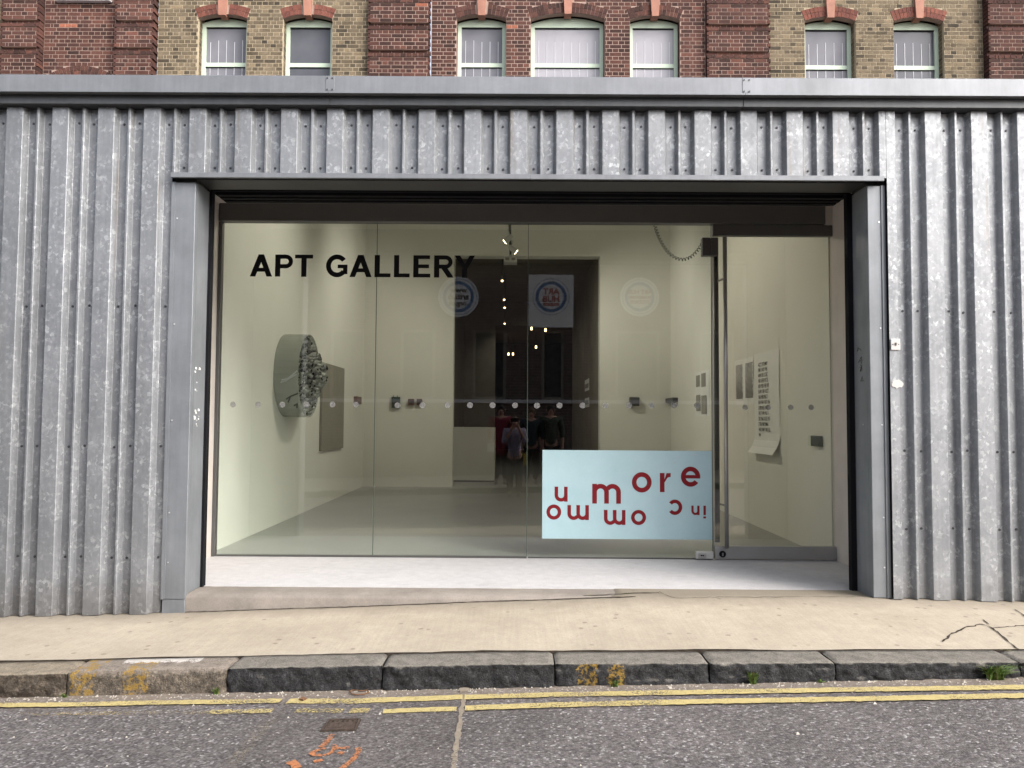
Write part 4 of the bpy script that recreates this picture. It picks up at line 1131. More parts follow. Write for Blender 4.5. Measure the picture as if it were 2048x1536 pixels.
for i, (px, py, y) in enumerate(((1017, 708, 31), (1026, 708, 31.3), (1072, 694, 29), (1091, 660, 26), (1063, 657, 27))):
    p = P(px, py, y)
    t = empty('pendant_lamp', tuple(p), LAMP_LABELS[i], 'lamp', 'lamps in the dark back room')
    MB().tube([(p.x, p.y, p.z-0.05), (p.x, p.y, p.z+0.05)], [0.036, 0.032], 10).build('bulb', M['lamp_dim'], t)
    MB().tube([(p.x, p.y, p.z+0.05), (p.x, p.y, 4.70)], 0.01, 6).build('cord', M['dark_box'], t)
for (py0, py1, lab) in ((757, 783, 'upper small white notice on the side wall of the dark opening'), (795, 815, 'lower small white notice on the side wall of the dark opening')):
    a = PX(1171, py1, ox1); c = PX(1178, py0, ox1)
    t = empty('notice', (ox1, a.y, a.z), lab, 'notice')
    MB().box(ox1-0.012, ox1-0.001, c.y-0.05, a.y+0.05, a.z, c.z).build('card', M['paper'], t)
    MB().box(ox1-0.0135, ox1-0.0122, c.y-0.02, a.y-0.02, a.z+0.06, a.z+0.16).build('picture', M['paper_grey'], t)

# coiled cable from the ceiling to the door fitting
path = [(1309, 440), (1312, 458), (1322, 483), (1336, 504), (1352, 516), (1368, 519), (1383, 513), (1396, 500), (1406, 484)]
pts = [P(px, py, 7.46) for px, py in path]
dense = []
for i in range(len(pts)-1):
    for k in range(40): 
        p0 = pts[max(i-1, 0)]; p1 = pts[i]; p2 = pts[i+1]; p3 = pts[min(i+2, len(pts)-1)]; u = k/40
        dense.append(0.5*((2*p1)+(p2-p0)*u+(2*p0-5*p1+4*p2-p3)*u*u+(3*p1-p0-3*p2+p3)*u**3))
coil = []; ph = 0
for i in range(len(dense)-1):
    tng = (dense[i+1]-dense[i]); L = tng.length; tng.normalize(); nn = Vector((0, 1, 0)).cross(tng).normalized()
    ph += L/0.030*2*math.pi
    coil.append(dense[i] + nn*0.015*math.cos(ph) + Vector((0, 1, 0))*0.015*math.sin(ph))
o = MB().tube(coil, 0.0038, 5).build('coiled_cable', M['cable'], None, True)
tag(o, 'coiled grey-green cable sagging behind the glass to the door fitting', 'cable')

# key switch and torn sticker on the cladding
p = P(1790, 689, CREST_Y)
t = empty('key_switch', (p.x, CREST_Y, p.z), 'small white key switch plate on the corrugated cladding', 'switch')
MB().cbox(p.x-0.035, p.x+0.035, CREST_Y-0.010, CREST_Y-0.0005, p.z-0.042, p.z+0.042, 0.003).build('plate', M['white'], t)
MB().tube([(p.x, CREST_Y-0.0105, p.z+0.006), (p.x, CREST_Y-0.013, p.z+0.006)], 0.011, 12).build('key_barrel', M['steel'], t)
MB().box(p.x-0.003, p.x+0.003, CREST_Y-0.0145, CREST_Y-0.0132, p.z-0.012, p.z+0.010).build('key_slot', M['black'], t)
for s_ in (-0.022, 0.022): MB().tube([(p.x+s_, CREST_Y-0.0105, p.z), (p.x+s_, CREST_Y-0.012, p.z)], 0.004, 8).build('screw', M['screw'], t)
p = P(1795, 768, CREST_Y); rnd = random.Random(9)
o = MB().prism([(p.x+0.05*math.cos(a)*rnd.uniform(.7, 1.1), p.z+0.036*math.sin(a)*rnd.uniform(.6, 1.15)) for a in [R(k*20) for k in range(18)]], CREST_Y-0.0045, CREST_Y-0.003).build('torn_sticker', M['white'], None)
tag(o, 'torn white paper scrap stuck on the corrugated metal below the key switch', 'sticker')

# scraps, scratches and marker scribbles on the jamb returns
rnd = random.Random(21)
for side_, xj, sg in (('l', JL1, 1), ('r', JR0, -1)):
    b = MB()
    if sg > 0:
        for k in range(16):
            y = 5.80+rnd.uniform(0, 0.10); z = P(392, rnd.choice((745, 775, 800, 830, 840))+rnd.uniform(-12, 12), 5.85).z; s_ = rnd.uniform(0.006, 0.02)
            b.add([(xj+0.0012, y-s_, z-s_*.4), (xj+0.0012, y+s_, z-s_*.6), (xj+0.0012, y+s_*.6, z+s_*.5), (xj+0.0012, y-s_*.8, z+s_*.6)], [(0, 1, 2, 3)])
        tag(b.build('sticker_remains', M['paper'], jl), kind='stuff')
    else:
        for (py, n_) in ((695, 3), (720, 4), (735, 5), (760, 3)):
            y, z = 5.84+rnd.uniform(0, 0.06), P(1720, py, 5.86).z
            pts = [(xj-0.002, y, z)]
            for k in range(n_*2): pts.append((xj-0.002, y+rnd.uniform(-.03, .05), z+rnd.uniform(-.03, .03)))
            b.tube(pts, 0.0014, 4)
        tag(b.build('scribble', M['ink'], jr), kind='stuff')

# ------------------------------------------------------------------ the brick building behind
BY = 14.30
BB = empty('brick_building', (0, BY, CEIL+0.1), 'red and yellow brick building with mint green windows rising behind the metal front', 'building')
CO = 0.075
zof = lambda py: P(1030, py, BY).z
xof = lambda px: P(px, 75, BY).x
ZB0, ZB1 = zof(175), zof(-110)               # brick by brick here; joined to plain wall above and below
N_COURSE = int((ZB1-ZB0)/CO)
bays = [(-560, 10, 'stock', 0.0), (10, 88, 'pil', 0.155), (88, 236, 'red', 0.0), (236, 316, 'pil', 0.155), (316, 737, 'stock', 0.0), (737, 863, 'pil', 0.11), (863, 1410, 'red', 0.03),
        (1410, 1538, 'pil', 0.11), (1538, 1966, 'stock', 0.0), (1966, 2092, 'pil', 0.155), (2092, 2600, 'stock', 0.0)]
wins = [(396, 493, 'pane_mid'), (566, 664, 'pane_dark'), (914, 1012, 'pane_mid'), (1062, 1209, 'pane_light'), (1260, 1359, 'pane_light'), (1610, 1711, 'pane_mid'), (1788, 1888, 'pane_dark')]
W_ = []
for (a, c, pm) in wins:
    x0, x1 = xof(a), xof(c); xc, hw = (x0+x1)/2, (x1-x0)/2
    dy = 0.03 if 863 < a < 1410 else 0.0
    rise = 0.085 if hw < 0.55 else 0.12
    zs = zof(39 if True else 0)            # springing
    rad = (hw*hw+rise*rise)/(2*rise); cz = zs+rise-rad
    W_.append(dict(x0=x0, x1=x1, xc=xc, hw=hw, zs=zs, rise=rise, rad=rad, cz=cz, pm=pm, dy=dy))
TH = 0.20                                  # arch depth: two rings of brick on end
def holes_at(zc):
    hs_ = []
    for q in W_:
        half = 0
        if zc < q['zs']: half = q['hw']
        R_o = q['rad']+TH
        if zc > q['zs']-0.02 and zc < q['cz']+R_o:
            ho = math.sqrt(max(0, R_o**2-(zc-q['cz'])**2))
            zi = max(q['zs'], zc)
            lim = q['hw'] + (zc-q['zs'])/math.tan(math.asin(min(1, (q['zs']-q['cz'])/q['rad'])))*1.0
            half = max(half, min(ho, lim))
        if half > 0: hs_.append((q['xc']-half-0.004, q['xc']+half+0.004))
        if q['zs'] < zc < q['cz']+q['rad']+TH+0.35: hs_.append((q['xc']-0.095, q['xc']+0.095))
    # blind arch in the side bay
    q = SIDE
    if zc < q['cz']+q['rad']+TH:
        ho = math.sqrt(max(0, (q['rad']+TH)**2-(zc-q['cz'])**2))
        hs_.append((q['xc']-min(ho, q['hw']+0.12), q['xc']+min(ho, q['hw']+0.12)))
    return hs_
sx0, sx1 = xof(108), xof(219)
zc_ = zof(135)-TH; SIDE = dict(xc=(sx0+sx1)/2, hw=(sx1-sx0)/2, rad=0.95); SIDE['cz'] = zc_-0.95
sill_z = zof(9)
bricks = []                                # (x0, x1, z0, yface, kind)
rnd = random.Random(11)
for (a, c, kind, proj) in bays:
    xa, xb = xof(a), xof(c)
    if kind == 'pil': xa += 0.0; xb -= 0.0
    for i in range(N_COURSE):
        z0 = ZB0+i*CO; zc = z0+CO/2
        hs_ = holes_at(zc) if kind != 'pil' else []
        if kind == 'red' and a == 88 and z0 > sill_z-0.02 : hs_ = hs_ + [(xof(110), xof(224))]
        yf = BY-proj
        x = xa + 0.004; k = 0; flip = i % 2
        while x < xb-0.03:
            if flip: L = (0.1125, 0.056)[k] if k < 2 else 0.1125
            else: L = 0.225
            if kind == 'stock' and rnd.random() < 0.3 and not flip: L = 0.1125
            e = min(x+L, xb-0.002); k += 1
            segs = [(x+0.0062, e-0.0062)]
            for h0, h1 in hs_:
                n_ = []
                for s0, s1 in segs:
                    if h1 <= s0 or h0 >= s1: n_.append((s0, s1))
                    else:
                        if h0-s0 > 0.025: n_.append((s0, h0-0.004))
                        if s1-h1 > 0.025: n_.append((h1+0.004, s1))
                segs = n_
            for s0, s1 in segs:
                if s1-s0 > 0.02: bricks.append((s0, s1, z0+0.0062, yf, kind, i))
            x = e
def groove(i):                              # rusticated piers: every seventh course steps back
    g_ = (i - GI) % 7
    return g_
GI = int(round((zof(115)-ZB0)/CO))
def brick_box(b, s0, s1, z0, y, zt=CO-0.0125, d=0.07):
    b.box(s0, s1, y, y+d, z0, z0+zt)
cache = {}
def single_brick(s0, s1, z0, y, mat):
    key = (round(s1-s0, 3), mat)
    if key not in cache:
        L = key[0]; cache[key] = MB().cbox(-L/2, L/2, 0, 0.07, 0, CO-0.0125, 0.0015).mesh('brick', M[mat])
    o = bpy.data.objects.new('brick', cache[key]); COL.objects.link(o); o.parent = BB
    o.matrix_parent_inverse = Matrix.Translation(-Vector(BB.location))
    o.location = ((s0+s1)/2, y, z0); return o
cen = xof(1030)
vis = [b for b in bricks if zof(158) < b[2] < zof(2)]
vis.sort(key=lambda q: abs((q[0]+q[1])/2-cen))
chosen = set(id(b) for b in vis[:300])
joined = {'red_brick': MB(), 'stock_brick': MB()}
bright = [(xof(119), xof(145), zof(57)), (xof(836), xof(863), zof(14.5)), (xof(1012), xof(1024), zof(53))]
for q in bricks:
    s0, s1, z0, yf, kind, i = q
    mat = 'stock_brick' if kind == 'stock' else 'red_brick'
    y = yf + rnd.uniform(-0.0015, 0.0015)
    if kind == 'pil':
        g_ = groove(i)
        if g_ == 0: y += 0.055
        elif g_ == 6: y -= 0.012
    if any(u0-0.06 < (s0+s1)/2 < u1+0.06 and abs(z0+0.03-w0) < 0.04 for u0, u1, w0 in bright) and s1-s0 > 0.09: 
        single_brick(s0, s1, z0, y-0.002, 'bright_brick'); continue
    if id(q) in chosen: single_brick(s0, s1, z0, y, mat)
    else: brick_box(joined[mat], s0, s1, z0, y, d=0.19 if kind == 'pil' else 0.07)
for k, b in joined.items(): tag(b.build('brickwork', M[k], BB), kind='stuff')
# mortar bed behind the bricks with real window holes, plain wall above and below
def wall_strip(x0, x1, y, z0, z1, mat, holes):
    b = MB(); cur = x0
    for h0, h1, ztop in sorted(holes):
        b.box(cur, h0, y, y+0.30, z0, z1); b.box(h0, h1, y, y+0.30, ztop, z1); cur = h1
    b.box(cur, x1, y, y+0.30, z0, z1); return b.build('mortar_wall', M[mat], BB)
for (a, c, kind, proj) in bays:
    xa, xb = xof(a), xof(c); mat = 'mortar_buff' if kind == 'stock' else 'mortar_pink'
    hl = [(q['x0']-0.004, q['x1']+0.004, q['zs']+q['rise']+0.09) for q in W_ if xa < q['xc'] < xb]
    if kind != 'pil': wall_strip(xa, xb, BY-proj+0.004, ZB0, ZB1, mat, hl)
    else:
        pm_ = MB()
        for i in range(N_COURSE):
            pm_.box(xa+0.05, xb-0.05, BY-proj+(0.060 if groove(i) == 0 else 0.004), BY+0.1, ZB0+i*CO+0.0003, ZB0+(i+1)*CO-0.0003)
        pm_.build('mortar_wall', M[mat], BB)
    ub = M['stock_brick'] if kind == 'stock' else M['red_brick']
    MB().box(xa, xb, BY-proj, BY+0.3, ZB1+0.001, ZB1+4.0).build('upper_wall', ub, BB)
    lw_ = MB(); lw_.box(xa, xb, BY-proj, BY+0.3, CEIL+0.145, zof(330)); 
    cur = xa
    for h0, h1, _ in sorted(hl): lw_.box(cur, h0, BY-proj, BY+0.3, zof(330), ZB0-0.001); cur = h1
    lw_.box(cur, xb, BY-proj, BY+0.3, zof(330), ZB0-0.001)
    lw_.build('lower_wall', ub, BB)
# arches and windows
for q in W_:
    ya = BY-q['dy']-0.006; b = MB()
    half_ang = math.asin(q['hw']/q['rad'])
    nv = int(round(2*half_ang*(q['rad']+0.1)/0.076)); 
    for ring_i in range(2):
        r0 = q['rad']+ring_i*0.1+0.003; r1 = r0+0.094
        for k in range(nv):
            a0 = -half_ang+2*half_ang*k/nv+0.004/r0; a1 = -half_ang+2*half_ang*(k+1)/nv-0.004/r0
            if abs((a0+a1)/2)*q['rad'] < 0.085: continue
            sh_ = 0.0 if ring_i == 0 else 0.0
            poly = [(q['xc']+r*math.sin(an), q['cz']+r*math.cos(an)) for r, an in ((r0, a0), (r0, a1), (r1, a1), (r1, a0))]
            b.prism(poly, ya+rnd.uniform(-.003, .003), ya+0.14)
    rv = MB()
    for i in range(N_COURSE):
        z0 = ZB0+i*CO+0.0062
        if z0 > q['zs']-0.01: break
        for sa, sb_ in ((q['x0']-0.05, q['x0']+0.0008), (q['x1']-0.0008, q['x1']+0.05)):
            rv.box(sa, sb_, BY-q['dy']+0.076, BY-q['dy']+(0.17 if i % 2 else 0.182), z0, z0+CO-0.0125)
    tag(rv.build('window_reveal', M['red_brick' if q['dy'] > 0 else 'stock_brick'], BB), kind='stuff')
    mat_a = 'arch_brick' if not (q['dy'] > 0) else 'red_brick'
    ar = b.build('window_arch', M[mat_a], BB); tag(ar, kind='stuff')
    # mortar core of the arch
    core = []
    for an in [-half_ang+2*half_ang*k/16 for k in range(17)]: core.append((q['xc']+(q['rad']+TH-0.002)*math.sin(an), q['cz']+(q['rad']+TH-0.002)*math.cos(an)))
    for an in [half_ang-2*half_ang*k/16 for k in range(17)]: core.append((q['xc']+(q['rad']+0.001)*math.sin(an), q['cz']+(q['rad']+0.001)*math.cos(an)))
    b = MB()
    for k in range(16): b.prism([core[k], core[k+1], core[33-k-1], core[33-k]], ya+0.008, ya+0.135)
    b.build('arch_mortar', M['mortar_pink'], ar)
    kz0, kz1 = q['cz']+q['rad']-0.045, q['cz']+q['rad']+TH+0.35
    MB().prism([(q['xc']-0.066, kz0), (q['xc']+0.066, kz0), (q['xc']+0.098, kz1), (q['xc']-0.098, kz1)], ya-0.045, ya+0.15).build('keystone', M['terracotta'], ar)
    # timber window: arched head, jambs, transom
    fy = BY-q['dy']+0.19; z_bot = zof(330)+0.02; fr = 0.075
    wn = MB(); zof2 = lambda py: P(1030, py, BY+0.2).z; zg = zof2(57)
    n = 14; xs_ = [q['x0']+0.002+(q['x1']-q['x0']-0.004)*k/n for k in range(n+1)]
    top = [(x, q['cz']+math.sqrt(q['rad']**2-(x-q['xc'])**2)-0.004) for x in xs_]
    for k in range(n): wn.prism([(xs_[k], zg), (xs_[k+1], zg), top[k+1], top[k]], fy, fy+0.07)
    wn.box(q['x0']+0.002, q['x0']+fr, fy+0.0005, fy+0.07, z_bot, zg-0.0005); wn.box(q['x1']-fr, q['x1']-0.002, fy+0.0005, fy+0.07, z_bot, zg-0.0005)
    wn.box(q['x0']+fr+0.0005, q['x1']-fr-0.0005, fy+0.012, fy+0.07, zof2(136), zof2(128))
    wo = wn.build('window', M['mint'], BB)
    gk = MB().box(q['x0']+fr, q['x1']-fr, fy+0.02, fy+0.03, zg-0.018, zg-0.001); gk.build('gasket', M['black'], wo)
    MB().box(q['x0']+fr, q['x1']-fr, fy+0.02, fy+0.03, zof2(136)-0.010, zof2(136)-0.001).build('gasket', M['black'], wo)
    for z0_, z1_ in ((zof2(128)+0.001, zg-0.019), (z_bot, zof2(136)-0.011)):
        MB().box(q['x0']+fr, q['x1']-fr, fy+0.040, fy+0.048, z0_, z1_).build('pane', M[q['pm']], wo)
    if q['pm'] != 'pane_dark' or q['x0'] > 5:
        nb = 8 if q['hw'] > 0.55 else 5
        for k in range(nb):
            x = q['x0']+fr+(k+0.5)*(q['x1']-q['x0']-2*fr)/nb
            MB().box(x-0.004, x+0.004, fy+0.034, fy+0.0395, z_bot, zof2(84)+random.uniform(-.02, .03)).build('bar', M['bar'], wo)
    bk = MB(); bk.box(q['x0']-0.05, q['x1']+0.05, BY+0.301, BY+0.35, z_bot-0.2, q['zs']+0.4); bk.build('backing', M['dark_room'], wo)
    MB().cbox(q['x0']-0.05, q['x1']+0.05, BY-q['dy']-0.05, BY+0.3, zof(330)-0.08, zof(330)-0.001, 0.01).build('sill', M['stone_white'], wo)
# side bay: arch below, stone sill and window above
q = SIDE; b = MB(); ha = math.asin(min(0.99, (q['hw']+0.1)/(q['rad']+0.1))); nv = 20
for ring_i in range(2):
    r0 = q['rad']+ring_i*0.1+0.003; r1 = r0+0.094
    for k in range(nv):
        a0 = -ha+2*ha*k/nv+0.004; a1 = -ha+2*ha*(k+1)/nv-0.004
        b.prism([(q['xc']+r*math.sin(an), q['cz']+r*math.cos(an)) for r, an in ((r0, a0), (r0, a1), (r1, a1), (r1, a0))], BY-0.004, BY+0.05)
tag(b.build('window_arch', M['red_brick'], BB), kind='stuff')
sx0, sx1 = xof(112), xof(222)
wo = MB().box(xof(131), xof(140), BY+0.05, BY+0.12, zof(3), ZB1+0.8).box(xof(206), xof(216), BY+0.05, BY+0.12, zof(3), ZB1+0.8).box(xof(140)+.001, xof(206)-.001, BY+0.055, BY+0.12, zof(2), zof(-3)).build('window', M['mint'], BB)
MB().cbox(sx0, sx1, BY-0.10, BY+0.12, zof(9.5), zof(3), 0.006).build('sill', M['stone_white'], wo)
MB().box(xof(140), xof(206), BY+0.08, BY+0.09, zof(-3), ZB1+0.8).build('pane', M['pane_light'], wo)
# ------------------------------------------------------------------ across the road (seen in the glass)
OY = -5.0; OD = 2*GL + 5.0                 # mirrored viewing distance
def opp(px, py):                          # reflected pixel -> point on the facade opposite
    d = ray(px, py); t = OD/d.y; p = CAM_POS + d*t; return Vector((p.x, OY, p.z))
def opp_z(x, y): return -0.10 + 0.02*x
op = grid('opposite_pavement', frange(-9, 9, 1.0), [OY-0.2, -1.32], lambda x, y: road_z(x, -1.3)+0.12, M['pavement']); tag(op, kind='structure')
kb = MB(); 
ok = empty('opposite_kerb', (0, -1.3, 0), kind='structure')
for k in range(18):
    x = -9+k; b = MB(); z = road_z(x+0.5, -1.3)
    b.cbox(x+0.005, x+0.995, -1.42, -1.29, z-0.15, z+0.125, 0.012); b.build('kerb_stone', granite, ok)
OB = empty('opposite_building', (0, OY, 0), 'red brick studio building across the road, mirrored in the gallery glass', 'building')
wz = [(P(818, 1, 1), 0)]
wins_o = [(800, 870), (945, 1012), (1083, 1128), (1231, 1320), (1400, 1470), (660, 730)]
b = MB(); cur = -11.0; ztop_w = opp(1000, 660).z; zbot_w = opp(1000, 799).z; TOP = 6.4
for a, c in sorted(wins_o):
    xa, xb = opp(a, 730).x, opp(c, 730).x
    b.box(cur, xa, OY-0.4, OY, -0.6, TOP); b.box(xa, xb, OY-0.4, OY, -0.6, zbot_w); b.box(xa, xb, OY-0.4, OY, ztop_w, TOP); cur = xb
b.box(cur, 11.0, OY-0.4, OY, -0.6, TOP); b.build('wall', M['far_brick'], OB)
for a, c in wins_o:
    xa, xb = opp(a, 730).x+0.002, opp(c, 730).x-0.002
    w_ = MB(); w_.box(xa, xa+0.07, OY-0.12, OY-0.04, zbot_w, ztop_w); w_.box(xb-0.07, xb, OY-0.12, OY-0.04, zbot_w, ztop_w)
    w_.box(xa+.0705, xb-.0705, OY-0.12, OY-0.041, zbot_w, zbot_w+0.07); w_.box(xa+.0705, xb-.0705, OY-0.12, OY-0.041, ztop_w-0.07, ztop_w)
    wo = w_.build('window', M['grey_board'], OB)
    MB().box(xa+0.07, xb-0.07, OY-0.10, OY-0.09, zbot_w+0.07, ztop_w-0.07).build('pane', M['dark_box'], wo)
MB().box(-6, 6, OY+0.001, OY+0.07, zbot_w-0.09, zbot_w-0.001).build('sill_band', M['stone_white'], OB)
pz_ = opp(1100, 527).z
MB().tube([(opp(850, 527).x, OY+0.10, pz_), (opp(1368, 527).x, OY+0.10, pz_)], 0.06, 10).build('pale_pipe', M['stone_white'], OB, True)
for px in (1110, 1230, 1305): MB().box(opp(px, 1).x-0.03, opp(px, 1).x+0.03, OY+0.001, OY+0.14, pz_+0.061, pz_+0.2).build('pipe_bracket', M['stone_white'], OB)
MB().cbox(-11.1, 11.1, OY-0.45, OY+0.08, TOP+0.001, TOP+0.15, 0.01).build('coping', M['stone_white'], OB)
blue = plain('sign_blue', (0.10, 0.22, 0.40), 0.5); signred = plain('sign_red', (0.40, 0.05, 0.04), 0.5); signwhite = plain('sign_white', (0.86, 0.86, 0.86), 0.5, 0, 0.02)
ROT_O = Matrix(((-1, 0, 0, 0), (0, 0, 1, 0), (0, 1, 0, 0), (0, 0, 0, 1)))      # faces the gallery (+Y)
def round_sign(px, py, r, lines, label, board, ring_r):
    c = opp(px, py)
    t = empty('round_sign', tuple(c), label, 'sign')
    n = 48
    if board:
        a, d = opp(1057, 655), opp(1147, 550)
        MB().cbox(a.x, d.x, OY+0.001, OY+0.03, a.z, d.z, 0.003).build('board', signwhite, t)
    else:
        MB().prism(arc_pts(c.x, c.z, r, r, 0, 360-360/n, n-1), OY+0.001, OY+0.03).build('board', signwhite, t)
    b = MB()
    for pl in ring_polys(c.x, c.z, ring_r, ring_r, ring_r*0.2, 0, 360, 40): b.prism(pl, OY+0.031, OY+0.033)
    b.build('ring', blue, t)
    b = MB()
    for pl in ring_polys(c.x, c.z, ring_r*1.18, ring_r*1.18, 0.012, 0, 360, 40): b.prism(pl, OY+0.031, OY+0.033)
    b.build('ring', blue, t)
    for i, (s, size, dz, m) in enumerate(lines):
        me = text_mesh('lettering', s, size, m, 0.006, 'CENTER', 0.001)
        me.transform(Matrix.Translation((c.x, OY+0.034, c.z+dz)) @ ROT_O)
        link('lettering', me, t)
dark = M['ink']
round_sign(917, 594, 0.52, [('www', 0.20, 0.17, dark), ('arthub', 0.20, 0.0, dark), ('.org.uk', 0.18, -0.17, dark)], 'round web address sign on the building across the road', False, 0.40)
round_sign(1102, 594, 0.45, [('ART', 0.22, 0.13, signred), ('HUB', 0.22, -0.06, signred), ('STUDIOS', 0.10, -0.2, signred)], 'square board with a round studio emblem across the road', True, 0.40)
round_sign(1279, 594, 0.50, [('ART HUB', 0.15, 0.12, signred), ('FRAMEWORK', 0.095, -0.02, signred), ('STUDIOS', 0.12, -0.14, signred)], 'round studio name sign with pale ring across the road', False, 0.38)

# ------------------------------------------------------------------ the people reflected in the glass
def skin_mesh(name, verts, edges, radii, mat, sub=1):
    me = bpy.data.meshes.new(name); me.from_pydata(verts, edges, [])
    o = bpy.data.objects.new('tmp', me); COL.objects.link(o)
    sk = o.modifiers.new('s', 'SKIN'); 
    for i, d in enumerate(me.skin_vertices[0].data if me.skin_vertices else []): d.radius = (radii[i], radii[i])
    sb = o.modifiers.new('u', 'SUBSURF'); sb.levels = sub; sb.render_levels = sub
    return o, me
def bake(o, me, name, mat, parent):
    dg = bpy.context.evaluated_depsgraph_get(); m2 = bpy.data.meshes.new_from_object(o.evaluated_get(dg)); m2.name = name
    bpy.data.objects.remove(o); m2.materials.clear(); m2.materials.append(mat)
    for p in m2.polygons: p.use_smooth = True
    return link(name, m2, parent)
def chain(name, verts, edges, radii, mat, parent, sub=1):
    me = bpy.data.meshes.new(name); me.from_pydata([tuple(v) for v in verts], edges, [])
    o = bpy.data.objects.new('tmp', me); COL.objects.link(o)
    o.modifiers.new('s', 'SKIN'); sb = o.modifiers.new('u', 'SUBSURF'); sb.levels = sub; sb.render_levels = sub
    for i, d in enumerate(me.skin_vertices[0].data):
        r_ = radii[i]; d.radius = r_ if isinstance(r_, tuple) else (r_, r_)
    me.skin_vertices[0].data[0].use_root = True
    return bake(o, me, name, mat, parent)
skin = plain('skin', (0.46, 0.27, 0.19), 0.6, 0, 0.05)
def person(x, y, h, label, top, legs, hair, pose='stand', coat=False, lean=0.0, turn=0.0, shoe=None):
    zf = road_z(x, y) if y > -1.3 else road_z(x, -1.3)+0.12
    t = empty('person', (x, y, zf), label, 'person', 'people reflected in the gallery glass')
    def p(dx, dy, dz): 
        c, s_ = math.cos(turn), math.sin(turn)
        return Vector((x+(dx*c-dy*s_)*h, y+(dx*s_+dy*c)*h, zf+dz*h))
    if pose == 'photo':
        armL = [(-.108, 0, .805), (-.135, .07, .66), (-.05, .145, .80), (-.035, .155, .845)]
        armR = [(.108, 0, .805), (.14, .07, .66), (.06, .145, .82), (.045, .155, .865)]
    elif pose == 'paper':
        armL = [(-.11, 0, .81), (-.14, .02, .64), (-.12, .12, .53), (-.11, .16, .50)]
        armR = [(.11, 0, .81), (.14, -.01, .64), (.14, .03, .49), (.14, .05, .44)]
    else:
        armL = [(-.11, 0, .81), (-.145, -.02, .64), (-.13, .05, .50), (-.125, .07, .46)]
        armR = [(.11, 0, .81), (.15, -.01, .64), (.15, .04, .49), (.145, .06, .44)]
    # one continuous body
    V = [p(0, 0, .52), p(0, .0, .62), p(0, .005, .72), p(0, .0, .80), p(0, .0, .845), p(0, .012, .89), p(0, .012, .945)]
    E = [(0, 1), (1, 2), (2, 3), (3, 4), (4, 5), (5, 6)]; Rr = [.075*h, .066*h, .078*h, .06*h, .03*h, .045*h, .040*h]
    def add(pts, rad, base):
        k = base
        for q, r_ in zip(pts, rad):
            V.append(p(*q)); Rr.append(r_*h); E.append((k, len(V)-1)); k = len(V)-1
        return k
    for arm in (armL, armR):
        wrist = add(arm, [.036, .024, .017, .019], 3)
        hx, hy, hz = arm[-1]; ox, oy, oz_ = [arm[-1][i]-arm[-2][i] for i in range(3)]
        L_ = math.sqrt(ox*ox+oy*oy+oz_*oz_); ox, oy, oz_ = ox/L_, oy/L_, oz_/L_
        for f, (sp, ln) in enumerate(((-.012, .040), (-.004, .046), (.004, .044), (.012, .036))):
            add([(hx+sp+ox*ln*.6, hy+oy*ln*.6, hz+oz_*ln*.6), (hx+sp+ox*ln, hy+oy*ln+.004, hz+oz_*ln-.004)], [.0052, .0045], wrist)
        add([(hx-.02*(1 if hx > 0 else -1)+ox*.01, hy+.012+oy*.01, hz+oz_*.01), (hx-.024*(1 if hx > 0 else -1)+ox*.022, hy+.016+oy*.022, hz+oz_*.022)], [.006, .005], wrist)
    for sg in (-1, 1):
        add([(sg*.05, 0, .47), (sg*.055, .012, .275), (sg*.055, -.008, .05), (sg*.058, .03, .022), (sg*.062, .07, .018)], [.058, .036, .024, .022, .018], 0)
    body = chain('body', V, E, Rr, skin, t, 1)
    # face: nose, eyes, ears, mouth
    f = MB(); f.tube([p(0, .055, .925), p(0, .068, .905)], [.006*h, .011*h], 8); f.build('nose', skin, t, True)
    for sg in (-1, 1):
        MB().tube([p(sg*.019, .050, .928), p(sg*.019, .056, .928)], .006*h, 8).build('eye', M['ink'], t)
        MB().tube([p(sg*.046, .005, .935), p(sg*.050, .002, .905)], .010*h, 6).build('ear', skin, t, True)
    MB().tube([p(-.015, .051, .885), p(0, .056, .884), p(.015, .051, .885)], .0045*h, 6).build('mouth', signred, t)
    hb_ = MB(); n = 14; rows = 8; vs = []
    c0 = p(0, .004, .928)
    for i in range(rows+1):
        ph_ = (0.02+0.62*i/rows)*math.pi
        for k in range(n):
            a = 2*math.pi*k/n; r_ = math.sin(ph_)
            yb = -.054*math.sin(a)*r_ - 0.006
            if i > 4 and math.sin(a) < -0.2: yb = min(yb, .03)
            q_ = Vector((.050*math.cos(a)*r_*h, yb*h, (.066*math.cos(ph_))*h)); c, s_ = math.cos(turn), math.sin(turn)
            vs.append(c0+Vector((q_.x*c-q_.y*s_, q_.x*s_+q_.y*c, q_.z)))
    hb_.add(vs, [(i*n+k, i*n+(k+1) % n, (i+1)*n+(k+1) % n, (i+1)*n+k) for i in range(rows) for k in range(n)]); hb_.add(vs[:n], [list(range(n))])
    hb_.build('hair', hair, t, True)
    # clothes
    V2 = [p(0, 0, .47 if not coat else .34), p(0, 0, .55), p(0, .005, .64), p(0, .005, .73), p(0, 0, .805)]
    R2 = [(.112*h if coat else .088*h), .088*h, .084*h, .092*h, .070*h]; E2 = [(0, 1), (1, 2), (2, 3), (3, 4)]
    for arm in (armL, armR):
        k = 4
        for q, r_ in zip(arm[:2] + [tuple(arm[1][i]*(0.15 if coat else 0.5)+arm[2][i]*(0.85 if coat else 0.5) for i in range(3))], (.050, .036, .028)):
            V2.append(p(*q)); R2.append(r_*h); E2.append((k, len(V2)-1)); k = len(V2)-1
    chain('coat' if coat else 'shirt', V2, E2, R2, top, t, 1)
    V3 = [p(0, 0, .52)]; R3 = [.084*h]; E3 = []
